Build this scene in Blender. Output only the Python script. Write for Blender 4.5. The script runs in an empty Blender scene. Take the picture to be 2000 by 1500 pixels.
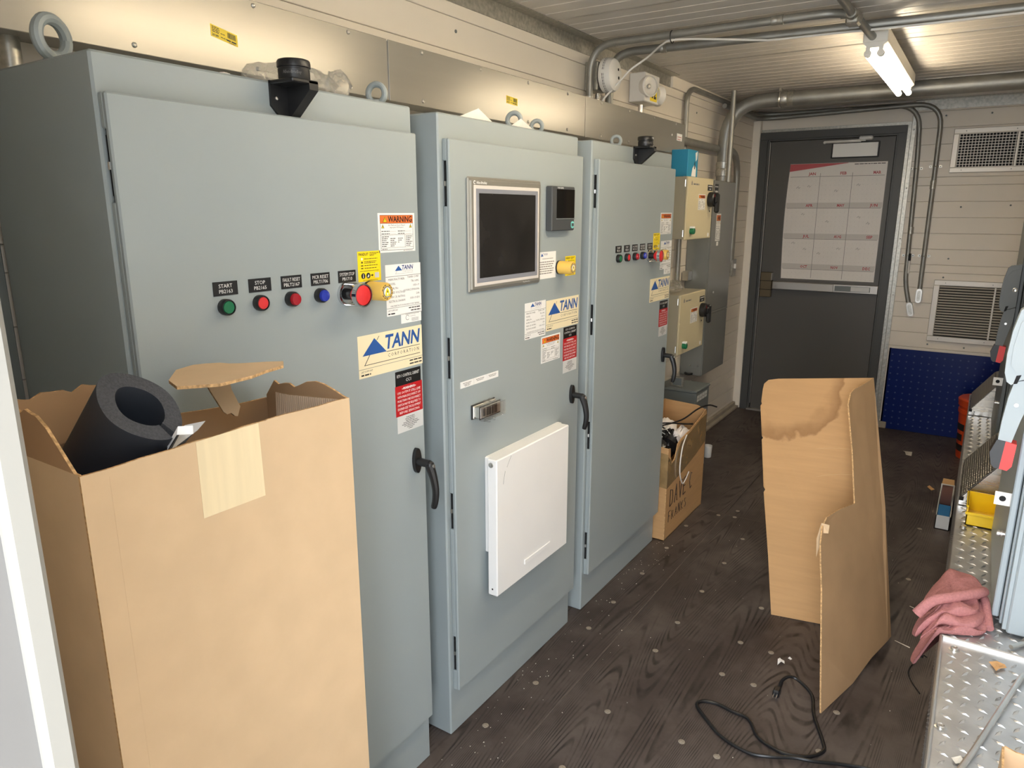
import bpy, bmesh, math, random
from mathutils import Vector, Matrix
random.seed(7)
scene = bpy.context.scene
COL = scene.collection

# ------------------------------------------------------------------ camera
def set_camera():
    cam = bpy.data.cameras.new('camera')
    ob = bpy.data.objects.new('camera', cam)
    COL.objects.link(ob)
    yaw, pitch, roll = [math.radians(a) for a in (33.182, 13.583, 0.0385)]
    f = Vector((-math.sin(yaw)*math.cos(pitch), math.cos(yaw)*math.cos(pitch), -math.sin(pitch)))
    r = Vector((math.cos(yaw), math.sin(yaw), 0))
    u = r.cross(f)
    r2 = r*math.cos(roll) + u*math.sin(roll)
    u2 = -r*math.sin(roll) + u*math.cos(roll)
    m = Matrix((r2, u2, -f)).transposed().to_4x4()
    m.translation = Vector((1.1963, -0.6350, 1.5845))
    ob.matrix_world = m
    cam.sensor_width = 36.0
    cam.lens = 36.0*1390.0/2000.0
    cam.clip_start = 0.02
    scene.camera = ob
set_camera()

# ------------------------------------------------------------------ light
SKY = 7.5
LAMP = 19.0
world = bpy.data.worlds.new('overcast_sky'); scene.world = world
world.use_nodes = True
wn = world.node_tree.nodes; wl = world.node_tree.links
bg = wn['Background']
tc = wn.new('ShaderNodeTexCoord'); sx = wn.new('ShaderNodeSeparateXYZ'); cr = wn.new('ShaderNodeValToRGB')
wl.new(tc.outputs['Generated'], sx.inputs[0]); wl.new(sx.outputs['Z'], cr.inputs[0])
cr.color_ramp.elements[0].position = 0.0; cr.color_ramp.elements[0].color = (0.93, 0.95, 0.98, 1)
cr.color_ramp.elements[1].position = 1.0; cr.color_ramp.elements[1].color = (0.72, 0.83, 1.0, 1)
wl.new(cr.outputs[0], bg.inputs['Color'])
bg.inputs['Strength'].default_value = SKY
scene.view_settings.view_transform = 'Standard'
scene.view_settings.look = 'None'
scene.view_settings.gamma = 1.0
scene.view_settings.use_curve_mapping = False
scene.view_settings.exposure = 0.80
# light portal in the open doorway (guides sampling of the sky, adds no light)
pl = bpy.data.lights.new('doorway_portal', 'AREA'); pl.shape = 'RECTANGLE'; pl.size = 1.24; pl.size_y = 2.2
pl.cycles.is_portal = True
po = bpy.data.objects.new('doorway_portal', pl); COL.objects.link(po)
po.location = (1.32, -0.62, 1.1); po.rotation_euler = (math.radians(90), 0, math.radians(0))

# ------------------------------------------------------------------ materials
def lin(c):
    return tuple(((x/12.92) if x <= 0.04045 else ((x+0.055)/1.055)**2.4) for x in c)
def rgb(r, g, b):
    return lin((r/255.0, g/255.0, b/255.0))
MATS = {}
def mat(name, col, rough=0.5, metal=0.0, var=0.0, vscale=8.0, bump=0.0, bscale=60.0, stretch=(1, 1, 1),
        col2=None, emit=0.0, trans=0.0, spec=0.5, aniso=0.0, rvar=0.0, detail=4.0, ramp=(0.35, 0.7), alpha=1.0, coat=0.0):
    m = bpy.data.materials.new(name); m.use_nodes = True
    n = m.node_tree.nodes; l = m.node_tree.links
    p = n['Principled BSDF']
    p.inputs['Base Color'].default_value = (*col, 1)
    p.inputs['Roughness'].default_value = rough
    p.inputs['Metallic'].default_value = metal
    p.inputs['Specular IOR Level'].default_value = spec
    p.inputs['Anisotropic'].default_value = aniso
    p.inputs['Coat Weight'].default_value = coat
    if trans:
        p.inputs['Transmission Weight'].default_value = trans
    if alpha < 1:
        p.inputs['Alpha'].default_value = alpha
    if emit:
        p.inputs['Emission Color'].default_value = (*col, 1)
        p.inputs['Emission Strength'].default_value = emit
    if var or bump or rvar or col2:
        t = n.new('ShaderNodeTexCoord'); mp = n.new('ShaderNodeMapping'); mp.inputs['Scale'].default_value = stretch
        l.new(t.outputs['Object'], mp.inputs['Vector'])
    if var or col2:
        ns = n.new('ShaderNodeTexNoise'); ns.inputs['Scale'].default_value = vscale; ns.inputs['Detail'].default_value = detail
        l.new(mp.outputs[0], ns.inputs['Vector'])
        r = n.new('ShaderNodeValToRGB')
        c2 = col2 if col2 else tuple(min(1, x*(1+var)) for x in col)
        c1 = col if col2 else tuple(x*(1-var) for x in col)
        r.color_ramp.elements[0].position = ramp[0]; r.color_ramp.elements[0].color = (*c1, 1)
        r.color_ramp.elements[1].position = ramp[1]; r.color_ramp.elements[1].color = (*c2, 1)
        l.new(ns.outputs['Fac'], r.inputs[0]); l.new(r.outputs[0], p.inputs['Base Color'])
        if rvar:
            mr = n.new('ShaderNodeMapRange'); mr.inputs[3].default_value = rough-rvar; mr.inputs[4].default_value = rough+rvar
            l.new(ns.outputs['Fac'], mr.inputs[0]); l.new(mr.outputs[0], p.inputs['Roughness'])
    if bump:
        nb = n.new('ShaderNodeTexNoise'); nb.inputs['Scale'].default_value = bscale; nb.inputs['Detail'].default_value = 3
        l.new(mp.outputs[0], nb.inputs['Vector'])
        b = n.new('ShaderNodeBump'); b.inputs['Strength'].default_value = bump; b.inputs['Distance'].default_value = 0.002
        l.new(nb.outputs['Fac'], b.inputs['Height']); l.new(b.outputs[0], p.inputs['Normal'])
    MATS[name] = m
    return m

GREY = mat('cabinet_grey_paint', rgb(157, 166, 167), 0.38, bump=0.05, bscale=400, var=0.03, vscale=2.0)
GREYR = mat('right_enclosure_grey_paint', rgb(158, 168, 172), 0.38, bump=0.05, bscale=400)
DGREY = mat('dark_grey_paint', rgb(112, 118, 118), 0.42, bump=0.05, bscale=300)
WIREWAY = mat('wireway_grey_paint', rgb(160, 156, 147), 0.27, metal=0.40, var=0.04, vscale=3, stretch=(1, 0.3, 6))
PANELG = mat('wall_panel_grey_paint', rgb(128, 129, 125), 0.33, metal=0.15, var=0.03, vscale=2)
SIDING = mat('cream_siding', rgb(231, 222, 208), 0.45, var=0.03, vscale=2.5, bump=0.03, bscale=120)
CEIL = mat('ceiling_panel_white', rgb(205, 199, 190), 0.33, var=0.04, vscale=3, stretch=(0.3, 4, 1), bump=0.25, bscale=30)
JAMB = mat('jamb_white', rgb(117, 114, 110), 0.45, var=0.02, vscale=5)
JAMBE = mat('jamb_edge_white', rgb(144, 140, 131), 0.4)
GALV = mat('galvanized_steel', rgb(182, 180, 172), 0.42, metal=0.85, var=0.22, vscale=70, ramp=(0.3, 0.7), rvar=0.1)
COND = mat('conduit_steel', rgb(158, 157, 151), 0.48, metal=0.7, var=0.12, vscale=14, stretch=(1, 1, 1), rvar=0.1)
STEEL = mat('bright_zinc', rgb(205, 203, 198), 0.28, metal=0.95, var=0.06, vscale=20)
STAINL = mat('stainless_sheet', rgb(190, 184, 174), 0.28, metal=0.95, var=0.06, vscale=4, stretch=(1, 1, 20), rvar=0.08)
TREAD = mat('aluminium_tread', rgb(196, 196, 196), 0.38, metal=0.85, var=0.10, vscale=18, rvar=0.10, bump=0.15, bscale=150)
PERF = mat('perforated_dark_steel', rgb(120, 115, 108), 0.42, metal=0.8, var=0.1, vscale=20)
BLACK = mat('black_plastic', rgb(28, 28, 29), 0.38, bump=0.04, bscale=300)
RUBBER = mat('black_rubber', rgb(22, 22, 23), 0.35)
DARK = mat('dark_void', rgb(14, 14, 15), 0.8)
FOAM = mat('black_foam', rgb(74, 75, 79), 0.9, bump=0.8, bscale=500, var=0.2, vscale=300)
FOAMS = mat('foam_skin', rgb(54, 58, 66), 0.6, bump=0.1, bscale=90)
WHITE = mat('white_plastic', rgb(233, 230, 224), 0.38)
WHITEP = mat('white_powder_coat', rgb(240, 238, 235), 0.33, var=0.015, vscale=4)
LWHITE = mat('label_white', rgb(240, 239, 236), 0.4)
LBEIGE = mat('label_beige', rgb(241, 227, 190), 0.4)
LGREY = mat('label_pale_grey', rgb(208, 208, 206), 0.4)
LYEL = mat('label_yellow', rgb(250, 221, 30), 0.4)
LORG = mat('label_orange', rgb(244, 120, 52), 0.4)
LRED = mat('label_red', rgb(182, 28, 34), 0.4)
LBLK = mat('label_black', rgb(22, 22, 24), 0.4)
INK = mat('ink_black', rgb(30, 30, 32), 0.5)
INKG = mat('ink_grey', rgb(120, 118, 116), 0.5)
INKB = mat('ink_blue', rgb(42, 88, 158), 0.45)
INKD = mat('ink_navy', rgb(52, 68, 128), 0.45)
INKW = mat('ink_white', rgb(236, 236, 234), 0.45)
INKR = mat('ink_red', rgb(178, 30, 44), 0.5)
BGREEN = mat('button_green', rgb(22, 112, 72), 0.3)
BRED = mat('button_red', rgb(222, 52, 54), 0.3)
BDRED = mat('button_dark_red', rgb(165, 24, 36), 0.25)
BBLUE = mat('button_blue', rgb(36, 52, 160), 0.25)
GOLD = mat('knob_yellow', rgb(222, 182, 88), 0.4)
CHROME = mat('chrome', rgb(214, 214, 214), 0.12, metal=1.0)
SCREEN = mat('dark_screen', rgb(40, 38, 37), 0.22, var=0.25, vscale=9, spec=0.4)
HMIF = mat('terminal_bezel', rgb(150, 147, 138), 0.35, metal=0.4)
HMII = mat('terminal_inner_border', rgb(214, 208, 202), 0.4)
HMIS = mat('terminal_screen_border', rgb(136, 138, 146), 0.4)
CLEAR = mat('clear_plastic', (1, 1, 1), 0.08, trans=1.0, alpha=0.22)
FILM = mat('clear_film', (0.95, 0.95, 0.95), 0.12, trans=0.9, alpha=0.42, bump=1.0, bscale=60)
CARD = mat('cardboard', rgb(205, 176, 140), 0.75, var=0.035, vscale=14, detail=8, bump=0.05, bscale=120, spec=0.25)
CARDI = mat('cardboard_inside', rgb(168, 134, 100), 0.85, var=0.06, vscale=4, spec=0.2)
CARDE = mat('cardboard_edge', rgb(196, 158, 112), 0.9, var=0.35, vscale=160, spec=0.1)
CARD2 = mat('cardboard_brown', rgb(190, 150, 104), 0.8, var=0.045, vscale=5, detail=6, bump=0.12, bscale=20, stretch=(1, 1, 12), spec=0.2)
CARD2B = mat('cardboard_brown_outer', rgb(180, 146, 108), 0.75, var=0.08, vscale=5, bump=0.06, bscale=20, spec=0.25)
TAPE = mat('masking_tape', rgb(226, 206, 166), 0.5, var=0.04, vscale=6, stretch=(1, 12, 1))
CLTAPE = mat('clear_tape', rgb(170, 140, 96), 0.15, var=0.2, vscale=20, coat=0.5, alpha=0.75)
EXIT = mat('exit_door_paint', rgb(84, 81, 77), 0.45, var=0.03, vscale=2)
EXITF = mat('exit_frame_paint', rgb(70, 70, 68), 0.45)
BRONZE = mat('bronze_cover', rgb(112, 100, 80), 0.35, metal=0.6)
ALU = mat('satin_aluminium', rgb(188, 184, 178), 0.32, metal=0.8)
PAPER = mat('calendar_paper', rgb(226, 220, 214), 0.42, var=0.02, vscale=8)
PAPERB = mat('calendar_band', rgb(200, 194, 188), 0.45)
TISSUE = mat('white_tissue', rgb(240, 232, 226), 0.9, bump=0.8, bscale=90)
PEG = mat('blue_pegboard', rgb(4, 30, 98), 0.28, spec=0.25)
PEGH = mat('peg_hole_dark', rgb(58, 72, 122), 0.6)
BUCKET = mat('orange_bucket', rgb(206, 72, 30), 0.4)
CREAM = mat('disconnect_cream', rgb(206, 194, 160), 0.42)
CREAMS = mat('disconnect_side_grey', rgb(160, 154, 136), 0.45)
CYAN = mat('blue_carton', rgb(38, 140, 178), 0.45)
BINY = mat('yellow_bin', rgb(246, 206, 24), 0.3)
SAND = mat('sandpaper_brown', rgb(92, 62, 56), 0.9, bump=0.5, bscale=600)
BLUEP = mat('blue_print', rgb(38, 112, 172), 0.5)
TOWEL = mat('pink_terry', rgb(178, 122, 120), 0.95, var=0.10, vscale=160, bump=1.0, bscale=420, spec=0.1)
LEAF = mat('dry_leaf', rgb(198, 154, 104), 0.8, var=0.2, vscale=40)
GRIPR = mat('grip_red', rgb(226, 52, 48), 0.4)
ENAMEL = mat('lamp_white_enamel', rgb(232, 228, 218), 0.35)
TUBE = mat('fluorescent_tube', (1.0, 0.86, 0.64), 0.3, emit=LAMP)
CONC = mat('outdoor_concrete', rgb(176, 172, 164), 0.9, var=0.08, vscale=3)
PALECHIP = mat('pale_chip', rgb(214, 208, 196), 0.7)  # own pale colour of crumbs, splinters and paper scraps
CURB = mat('grey_curb', rgb(168, 158, 142), 0.6, var=0.12, vscale=9)
SCRW = mat('floor_screw_head', rgb(152, 142, 128), 0.6, metal=0.2, var=0.2, vscale=200)

def floor_material():
    m = bpy.data.materials.new('dark_embossed_plywood'); m.use_nodes = True
    n = m.node_tree.nodes; l = m.node_tree.links; p = n['Principled BSDF']
    t = n.new('ShaderNodeTexCoord')
    mp = n.new('ShaderNodeMapping'); mp.inputs['Scale'].default_value = (1.0, 0.075, 1.0)
    l.new(t.outputs['Object'], mp.inputs['Vector'])
    big = n.new('ShaderNodeTexNoise'); big.inputs['Scale'].default_value = 3.2; big.inputs['Detail'].default_value = 1.2
    l.new(mp.outputs[0], big.inputs['Vector'])
    w = n.new('ShaderNodeMath'); w.operation = 'MULTIPLY'; w.inputs[1].default_value = 620.0
    l.new(big.outputs['Fac'], w.inputs[0])
    s = n.new('ShaderNodeMath'); s.operation = 'SINE'; l.new(w.outputs[0], s.inputs[0])
    # grain lines broken up by a second noise
    fine = n.new('ShaderNodeTexNoise'); fine.inputs['Scale'].default_value = 26; fine.inputs['Detail'].default_value = 6
    mp2 = n.new('ShaderNodeMapping'); mp2.inputs['Scale'].default_value = (1, 0.35, 1); l.new(t.outputs['Object'], mp2.inputs['Vector']); l.new(mp2.outputs[0], fine.inputs['Vector'])
    r1 = n.new('ShaderNodeValToRGB'); r1.color_ramp.elements[0].position = 0.52; r1.color_ramp.elements[1].position = 0.92
    ms = n.new('ShaderNodeMapRange'); ms.inputs[1].default_value = -1; ms.inputs[2].default_value = 1
    l.new(s.outputs[0], ms.inputs[0]); l.new(ms.outputs[0], r1.inputs[0])
    mul = n.new('ShaderNodeMath'); mul.operation = 'MULTIPLY'; l.new(r1.outputs[0], mul.inputs[0])
    r2 = n.new('ShaderNodeValToRGB'); r2.color_ramp.elements[0].position = 0.36; r2.color_ramp.elements[1].position = 0.66
    l.new(fine.outputs['Fac'], r2.inputs[0]); l.new(r2.outputs[0], mul.inputs[1])
    # dust
    dust = n.new('ShaderNodeTexNoise'); dust.inputs['Scale'].default_value = 2.6; dust.inputs['Detail'].default_value = 8; dust.inputs['Roughness'].default_value = 0.65
    l.new(t.outputs['Object'], dust.inputs['Vector'])
    r3 = n.new('ShaderNodeValToRGB'); r3.color_ramp.elements[0].position = 0.40; r3.color_ramp.elements[0].color = (*rgb(66, 56, 52), 1)
    r3.color_ramp.elements[1].position = 0.80; r3.color_ramp.elements[1].color = (*rgb(108, 98, 92), 1)
    l.new(dust.outputs['Fac'], r3.inputs[0])
    # wet / oily stain with a shape of its own beside the cardboard
    g = n.new('ShaderNodeVectorMath'); g.operation = 'DISTANCE'; g.inputs[1].default_value = (1.085, 1.73, 0)
    nz = n.new('ShaderNodeTexNoise'); nz.inputs['Scale'].default_value = 9; l.new(t.outputs['Object'], nz.inputs['Vector'])
    l.new(t.outputs['Object'], g.inputs[0])
    ad = n.new('ShaderNodeMath'); ad.operation = 'MULTIPLY_ADD'; ad.inputs[1].default_value = 0.16; l.new(nz.outputs['Fac'], ad.inputs[0]); l.new(g.outputs['Value'], ad.inputs[2])
    rs = n.new('ShaderNodeValToRGB'); rs.color_ramp.elements[0].position = 0.175; rs.color_ramp.elements[0].color = (1, 1, 1, 1); rs.color_ramp.elements[1].position = 0.215; rs.color_ramp.elements[1].color = (0, 0, 0, 1)
    l.new(ad.outputs[0], rs.inputs[0])
    mx = n.new('ShaderNodeMixRGB'); mx.inputs['Color2'].default_value = (*rgb(38, 30, 27), 1)
    l.new(mul.outputs[0], mx.inputs['Fac']); l.new(r3.outputs[0], mx.inputs['Color1'])
    mx2 = n.new('ShaderNodeMixRGB'); mx2.inputs['Color2'].default_value = (*rgb(40, 32, 31), 1)
    l.new(rs.outputs[0], mx2.inputs['Fac']); l.new(mx.outputs[0], mx2.inputs['Color1'])
    l.new(mx2.outputs[0], p.inputs['Base Color'])
    p.inputs['Roughness'].default_value = 0.55
    b = n.new('ShaderNodeBump'); b.inputs['Strength'].default_value = 0.25; b.inputs['Distance'].default_value = 0.001; b.invert = True
    l.new(mul.outputs[0], b.inputs['Height']); l.new(b.outputs[0], p.inputs['Normal'])
    return m
FLOOR = floor_material()

def stained_cardboard():
    m = CARD2.copy(); m.name = 'cardboard_brown_stained'
    n = m.node_tree.nodes; l = m.node_tree.links; p = n['Principled BSDF']
    src = p.inputs['Base Color'].links[0].from_socket
    t = n.new('ShaderNodeTexCoord')
    # tide-mark of an old water stain in the upper left of the sheet
    nz = n.new('ShaderNodeTexNoise'); nz.inputs['Scale'].default_value = 12; nz.inputs['Detail'].default_value = 6
    l.new(t.outputs['Object'], nz.inputs['Vector'])
    d = n.new('ShaderNodeVectorMath'); d.operation = 'DISTANCE'; d.inputs[1].default_value = STAIN_C
    l.new(t.outputs['Object'], d.inputs[0])
    ad = n.new('ShaderNodeMath'); ad.operation = 'MULTIPLY_ADD'; ad.inputs[1].default_value = 0.10
    l.new(nz.outputs['Fac'], ad.inputs[0]); l.new(d.outputs['Value'], ad.inputs[2])
    r = n.new('ShaderNodeValToRGB'); e = r.color_ramp.elements
    e[0].position = 0.22; e[0].color = (0.12, 0.12, 0.12, 1); e[1].position = 0.275; e[1].color = (0.75, 0.75, 0.75, 1)
    x = r.color_ramp.elements.new(0.285); x.color = (0, 0, 0, 1)
    l.new(ad.outputs[0], r.inputs[0])
    mx = n.new('ShaderNodeMixRGB'); mx.inputs['Color2'].default_value = (*rgb(138, 100, 64), 1)
    l.new(r.outputs[0], mx.inputs['Fac']); l.new(src, mx.inputs['Color1']); l.new(mx.outputs[0], p.inputs['Base Color'])
    return m
STAIN_C = (0.0, 0.0, 0.0)

# ------------------------------------------------------------------ mesh helpers
ORG = {}
def FX(x):                       # frame on a face looking towards +x: a = y, b = z, c = out
    return lambda a, b, c=0.0: (x+c, a, b)
def FXN(x):                      # frame on a face looking towards -x: a = -y
    return lambda a, b, c=0.0: (x-c, -a, b)
def FY(y):                       # frame on a face looking towards -y: a = x, b = z
    return lambda a, b, c=0.0: (a, y-c, b)
def FZ(z):
    return lambda a, b, c=0.0: (a, b, z+c)
def FP(o, U, V):
    o = Vector(o); U = Vector(U).normalized(); V = Vector(V); V = (V - U*V.dot(U)).normalized(); N = U.cross(V)
    return lambda a, b, c=0.0: tuple(o + U*a + V*b + N*c)

_tc = {}
def text_shape(s, bold, res):
    k = (s, bold, res)
    if k in _tc: return _tc[k]
    cu = bpy.data.curves.new('text', 'FONT'); cu.body = s; cu.size = 1.0; cu.resolution_u = res; cu.align_x = 'LEFT'
    cu.offset = 0.028 if bold else 0.0
    ob = bpy.data.objects.new('text', cu); COL.objects.link(ob)
    dg = bpy.context.evaluated_depsgraph_get()
    me = bpy.data.meshes.new_from_object(ob.evaluated_get(dg))
    vs = [tuple(v.co)[:2] for v in me.vertices]; fs = [tuple(p.vertices) for p in me.polygons]
    bpy.data.objects.remove(ob); bpy.data.curves.remove(cu); bpy.data.meshes.remove(me)
    if vs:
        x0 = min(v[0] for v in vs); x1 = max(v[0] for v in vs)
    else: x0 = x1 = 0
    _tc[k] = (vs, fs, x0, x1)
    return _tc[k]

class MB:
    def __init__(s): s.v = []; s.f = []; s.m = []
    def add(s, vs, fs, m=0):
        n = len(s.v); s.v.extend(tuple(v) for v in vs)
        for f in fs: s.f.append(tuple(i+n for i in f)); s.m.append(m)
        return s
    def box(s, x0, x1, y0, y1, z0, z1, m=0, r=0.0, F=None):
        if x0 > x1: x0, x1 = x1, x0
        if y0 > y1: y0, y1 = y1, y0
        if z0 > z1: z0, z1 = z1, z0
        r = min(r, (x1-x0)*.49, (y1-y0)*.49, (z1-z0)*.49)
        if r <= 0:
            vs = [(x0,y0,z0),(x1,y0,z0),(x1,y1,z0),(x0,y1,z0),(x0,y0,z1),(x1,y0,z1),(x1,y1,z1),(x0,y1,z1)]
            fs = [(0,3,2,1),(4,5,6,7),(0,1,5,4),(1,2,6,5),(2,3,7,6),(3,0,4,7)]
        else:
            vs = []; idx = {}
            X = (x0, x1); Y = (y0, y1); Z = (z0, z1)
            for i in (0,1):
                for j in (0,1):
                    for k in (0,1):
                        ix = X[i] + (r if i == 0 else -r); iy = Y[j] + (r if j == 0 else -r); iz = Z[k] + (r if k == 0 else -r)
                        for t, p in ((0,(X[i],iy,iz)),(1,(ix,Y[j],iz)),(2,(ix,iy,Z[k]))):
                            idx[(i,j,k,t)] = len(vs); vs.append(p)
            I = idx; fs = []
            for i in (0,1): fs.append((I[i,0,0,0],I[i,1,0,0],I[i,1,1,0],I[i,0,1,0]))
            for j in (0,1): fs.append((I[0,j,0,1],I[1,j,0,1],I[1,j,1,1],I[0,j,1,1]))
            for k in (0,1): fs.append((I[0,0,k,2],I[1,0,k,2],I[1,1,k,2],I[0,1,k,2]))
            for i in (0,1):
                for j in (0,1): fs.append((I[i,j,0,0],I[i,j,0,1],I[i,j,1,1],I[i,j,1,0]))
                for k in (0,1): fs.append((I[i,0,k,0],I[i,0,k,2],I[i,1,k,2],I[i,1,k,0]))
            for j in (0,1):
                for k in (0,1): fs.append((I[0,j,k,1],I[0,j,k,2],I[1,j,k,2],I[1,j,k,1]))
            for i in (0,1):
                for j in (0,1):
                    for k in (0,1): fs.append((I[i,j,k,0],I[i,j,k,1],I[i,j,k,2]))
        if F: vs = [F(*v) for v in vs]
        return s.add(vs, fs, m)
    def rect(s, F, a0, a1, b0, b1, c=0.0, m=0):
        return s.add([F(a0,b0,c),F(a1,b0,c),F(a1,b1,c),F(a0,b1,c)], [(0,1,2,3)], m)
    def poly(s, F, pts, c=0.0, m=0):
        return s.add([F(a,b,c) for a,b in pts], [tuple(range(len(pts)))], m)
    def prism(s, F, pts, c0, c1, m=0, ms=None):
        n = len(pts); vs = [F(a,b,c0) for a,b in pts] + [F(a,b,c1) for a,b in pts]
        s.add(vs, [tuple(range(n))[::-1], tuple(range(n,2*n))], m)
        k = len(s.v)-2*n
        for i in range(n):
            j = (i+1) % n; s.f.append((k+i,k+j,k+n+j,k+n+i)); s.m.append(m if ms is None else ms)
        return s
    def tube(s, path, r, n=10, m=0, cap=True, radii=None):
        P = [Vector(p) for p in path]; k = len(P); T = []
        for i in range(k):
            t = (P[min(i+1,k-1)] - P[max(i-1,0)])
            T.append(t.normalized() if t.length > 1e-9 else Vector((0,0,1)))
        ref = Vector((0,0,1)) if abs(T[0].z) < 0.9 else Vector((1,0,0))
        u = T[0].cross(ref).normalized(); vs = []
        for i in range(k):
            u = (u - T[i]*u.dot(T[i])).normalized(); w = T[i].cross(u)
            rr = radii[i] if radii else r
            for j in range(n):
                a = 2*math.pi*j/n; vs.append(P[i] + (u*math.cos(a) + w*math.sin(a))*rr)
        fs = []
        for i in range(k-1):
            for j in range(n):
                q = (j+1) % n; fs.append((i*n+j, i*n+q, (i+1)*n+q, (i+1)*n+j))
        if cap: fs += [tuple(range(n))[::-1], tuple((k-1)*n+j for j in range(n))]
        return s.add(vs, fs, m)
    def cyl(s, p0, p1, r, n=16, m=0, r2=None):
        return s.tube([p0, p1], r, n, m, True, [r, r if r2 is None else r2])
    def lathe(s, o, d, prof, n=20, m=0, mats=None, closed=False):
        o = Vector(o); d = Vector(d).normalized(); ref = Vector((0,0,1)) if abs(d.z) < 0.9 else Vector((1,0,0))
        u = d.cross(ref).normalized(); w = d.cross(u); vs = []; k = len(prof)
        for (r, h) in prof:
            for j in range(n):
                a = 2*math.pi*j/n; vs.append(o + d*h + (u*math.cos(a)+w*math.sin(a))*max(r, 1e-5))
        b = len(s.v); s.v.extend(tuple(v) for v in vs)
        for i in range(k-1):
            for j in range(n):
                q = (j+1) % n; s.f.append((b+i*n+j, b+i*n+q, b+(i+1)*n+q, b+(i+1)*n+j)); s.m.append(mats[i] if mats else m)
        if not closed:
            s.f.append(tuple(b+j for j in range(n))[::-1]); s.m.append(mats[0] if mats else m)
            s.f.append(tuple(b+(k-1)*n+j for j in range(n))); s.m.append(mats[-1] if mats else m)
        return s
    def torus(s, o, axis, R, r, a0=0.0, a1=2*math.pi, n=24, k=10, m=0):
        o = Vector(o); d = Vector(axis).normalized(); ref = Vector((0,0,1)) if abs(d.z) < 0.9 else Vector((1,0,0))
        w = (ref - d*ref.dot(d)).normalized(); u = w.cross(d)
        path = [o + (u*math.cos(a0+(a1-a0)*i/n) + w*math.sin(a0+(a1-a0)*i/n))*R for i in range(n+1)]
        return s.tube(path, r, k, m, abs(a1-a0) < 6.2)
    def sphere(s, o, r, n=12, m=0, sz=1.0):
        o = Vector(o); prof = [(r*math.sin(math.pi*i/(n//2)), -r*sz*math.cos(math.pi*i/(n//2))) for i in range(n//2+1)]
        return s.lathe(o, (0,0,1), prof, n, m)
    def text(s, F, st, a0, b0, w, h, c=0.0, m=0, bold=False, res=1, align='l', shear=0.0, stretch=False):
        vs, fs, x0, x1 = text_shape(st, bold, res)
        if not vs: return s
        sc = h/0.70; sw = sc; tw = (x1-x0)*sc
        if stretch or tw > w: sw = w/(x1-x0); tw = w
        off = {'l': 0.0, 'c': (w-tw)/2, 'r': w-tw}[align]
        return s.add([F(a0+off+(x-x0)*sw+shear*y*sc, b0+y*sc, c) for x, y in vs], fs, m)
    def bars(s, F, a0, a1, b, h, c=0.0, m=0, seed=0, lo=0.35):
        rr = random.Random(seed); a = a0                       # a line of print too small to read
        while a < a1-0.001:
            L = min(rr.uniform(1.2, 4.0)*h, a1-a); s.rect(F, a, a+L, b, b+h*0.7, c, m); a += L+h*0.5
        return s
    def build(s, name, mats, parent=None, sharp=35, recalc=True, origin=None):
        me = bpy.data.meshes.new(name)
        if parent is not None: o = ORG[parent.name]
        elif origin is not None: o = Vector(origin)
        else:
            xs = [v[0] for v in s.v]; ys = [v[1] for v in s.v]; zs = [v[2] for v in s.v]
            o = Vector(((min(xs)+max(xs))/2, (min(ys)+max(ys))/2, min(zs)))
        me.from_pydata([(v[0]-o.x, v[1]-o.y, v[2]-o.z) for v in s.v], [], s.f)
        if not isinstance(mats, (list, tuple)): mats = [mats]
        for m in mats: me.materials.append(m)
        me.polygons.foreach_set('material_index', s.m)
        if recalc:
            bm = bmesh.new(); bm.from_mesh(me); bmesh.ops.recalc_face_normals(bm, faces=bm.faces); bm.to_mesh(me); bm.free()
        if sharp:
            me.polygons.foreach_set('use_smooth', [True]*len(me.polygons)); me.set_sharp_from_angle(angle=math.radians(sharp))
        me.update()
        ob = bpy.data.objects.new(name, me); COL.objects.link(ob)
        if parent is not None: ob.parent = parent; ORG[ob.name] = o
        else: ob.location = o; ORG[ob.name] = o
        return ob

def tag(o, label, cat, group=None, kind=None):
    o['label'] = label
    if cat: o['category'] = cat
    if group: o['group'] = group
    if kind: o['kind'] = kind
    return o
def thing(name, loc, label, cat, group=None):
    o = bpy.data.objects.new(name, None); COL.objects.link(o); o.location = loc; o.empty_display_size = 0.1
    ORG[o.name] = Vector(loc)
    return tag(o, label, cat, group)
def struct(o, label=None):
    o['kind'] = 'structure'
    if label: o['label'] = label
    return o
def share(ob, parent, off):
    c = ob.copy(); COL.objects.link(c); c.parent = parent; c.location = off; return c
def arc(c, r, a0, a1, e1, e2, n=8):
    c = Vector(c); e1 = Vector(e1); e2 = Vector(e2)
    return [c + (e1*math.cos(a0+(a1-a0)*i/n) + e2*math.sin(a0+(a1-a0)*i/n))*r for i in range(n+1)]
def fillet(pts, r, n=7):
    P = [Vector(p) for p in pts]; out = [P[0]]
    for i in range(1, len(P)-1):
        a = (P[i-1]-P[i]); b = (P[i+1]-P[i]); rr = min(r, a.length*.49, b.length*.49)
        p0 = P[i] + a.normalized()*rr; p1 = P[i] + b.normalized()*rr
        for k in range(n+1):
            t = k/n; out.append(p0*(1-t)**2 + P[i]*2*t*(1-t) + p1*t*t)
    out.append(P[-1]); return out
def spline(pts, n=8):
    P = [Vector(p) for p in pts]; P = [P[0]*2-P[1]] + P + [P[-1]*2-P[-2]]; out = []
    for i in range(1, len(P)-2):
        for k in range(n):
            t = k/n; a, b, c, d = P[i-1], P[i], P[i+1], P[i+2]
            out.append(0.5*((2*b) + (c-a)*t + (2*a-5*b+4*c-d)*t*t + (3*b-a-3*c+d)*t**3))
    out.append(P[-2]); return out

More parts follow.
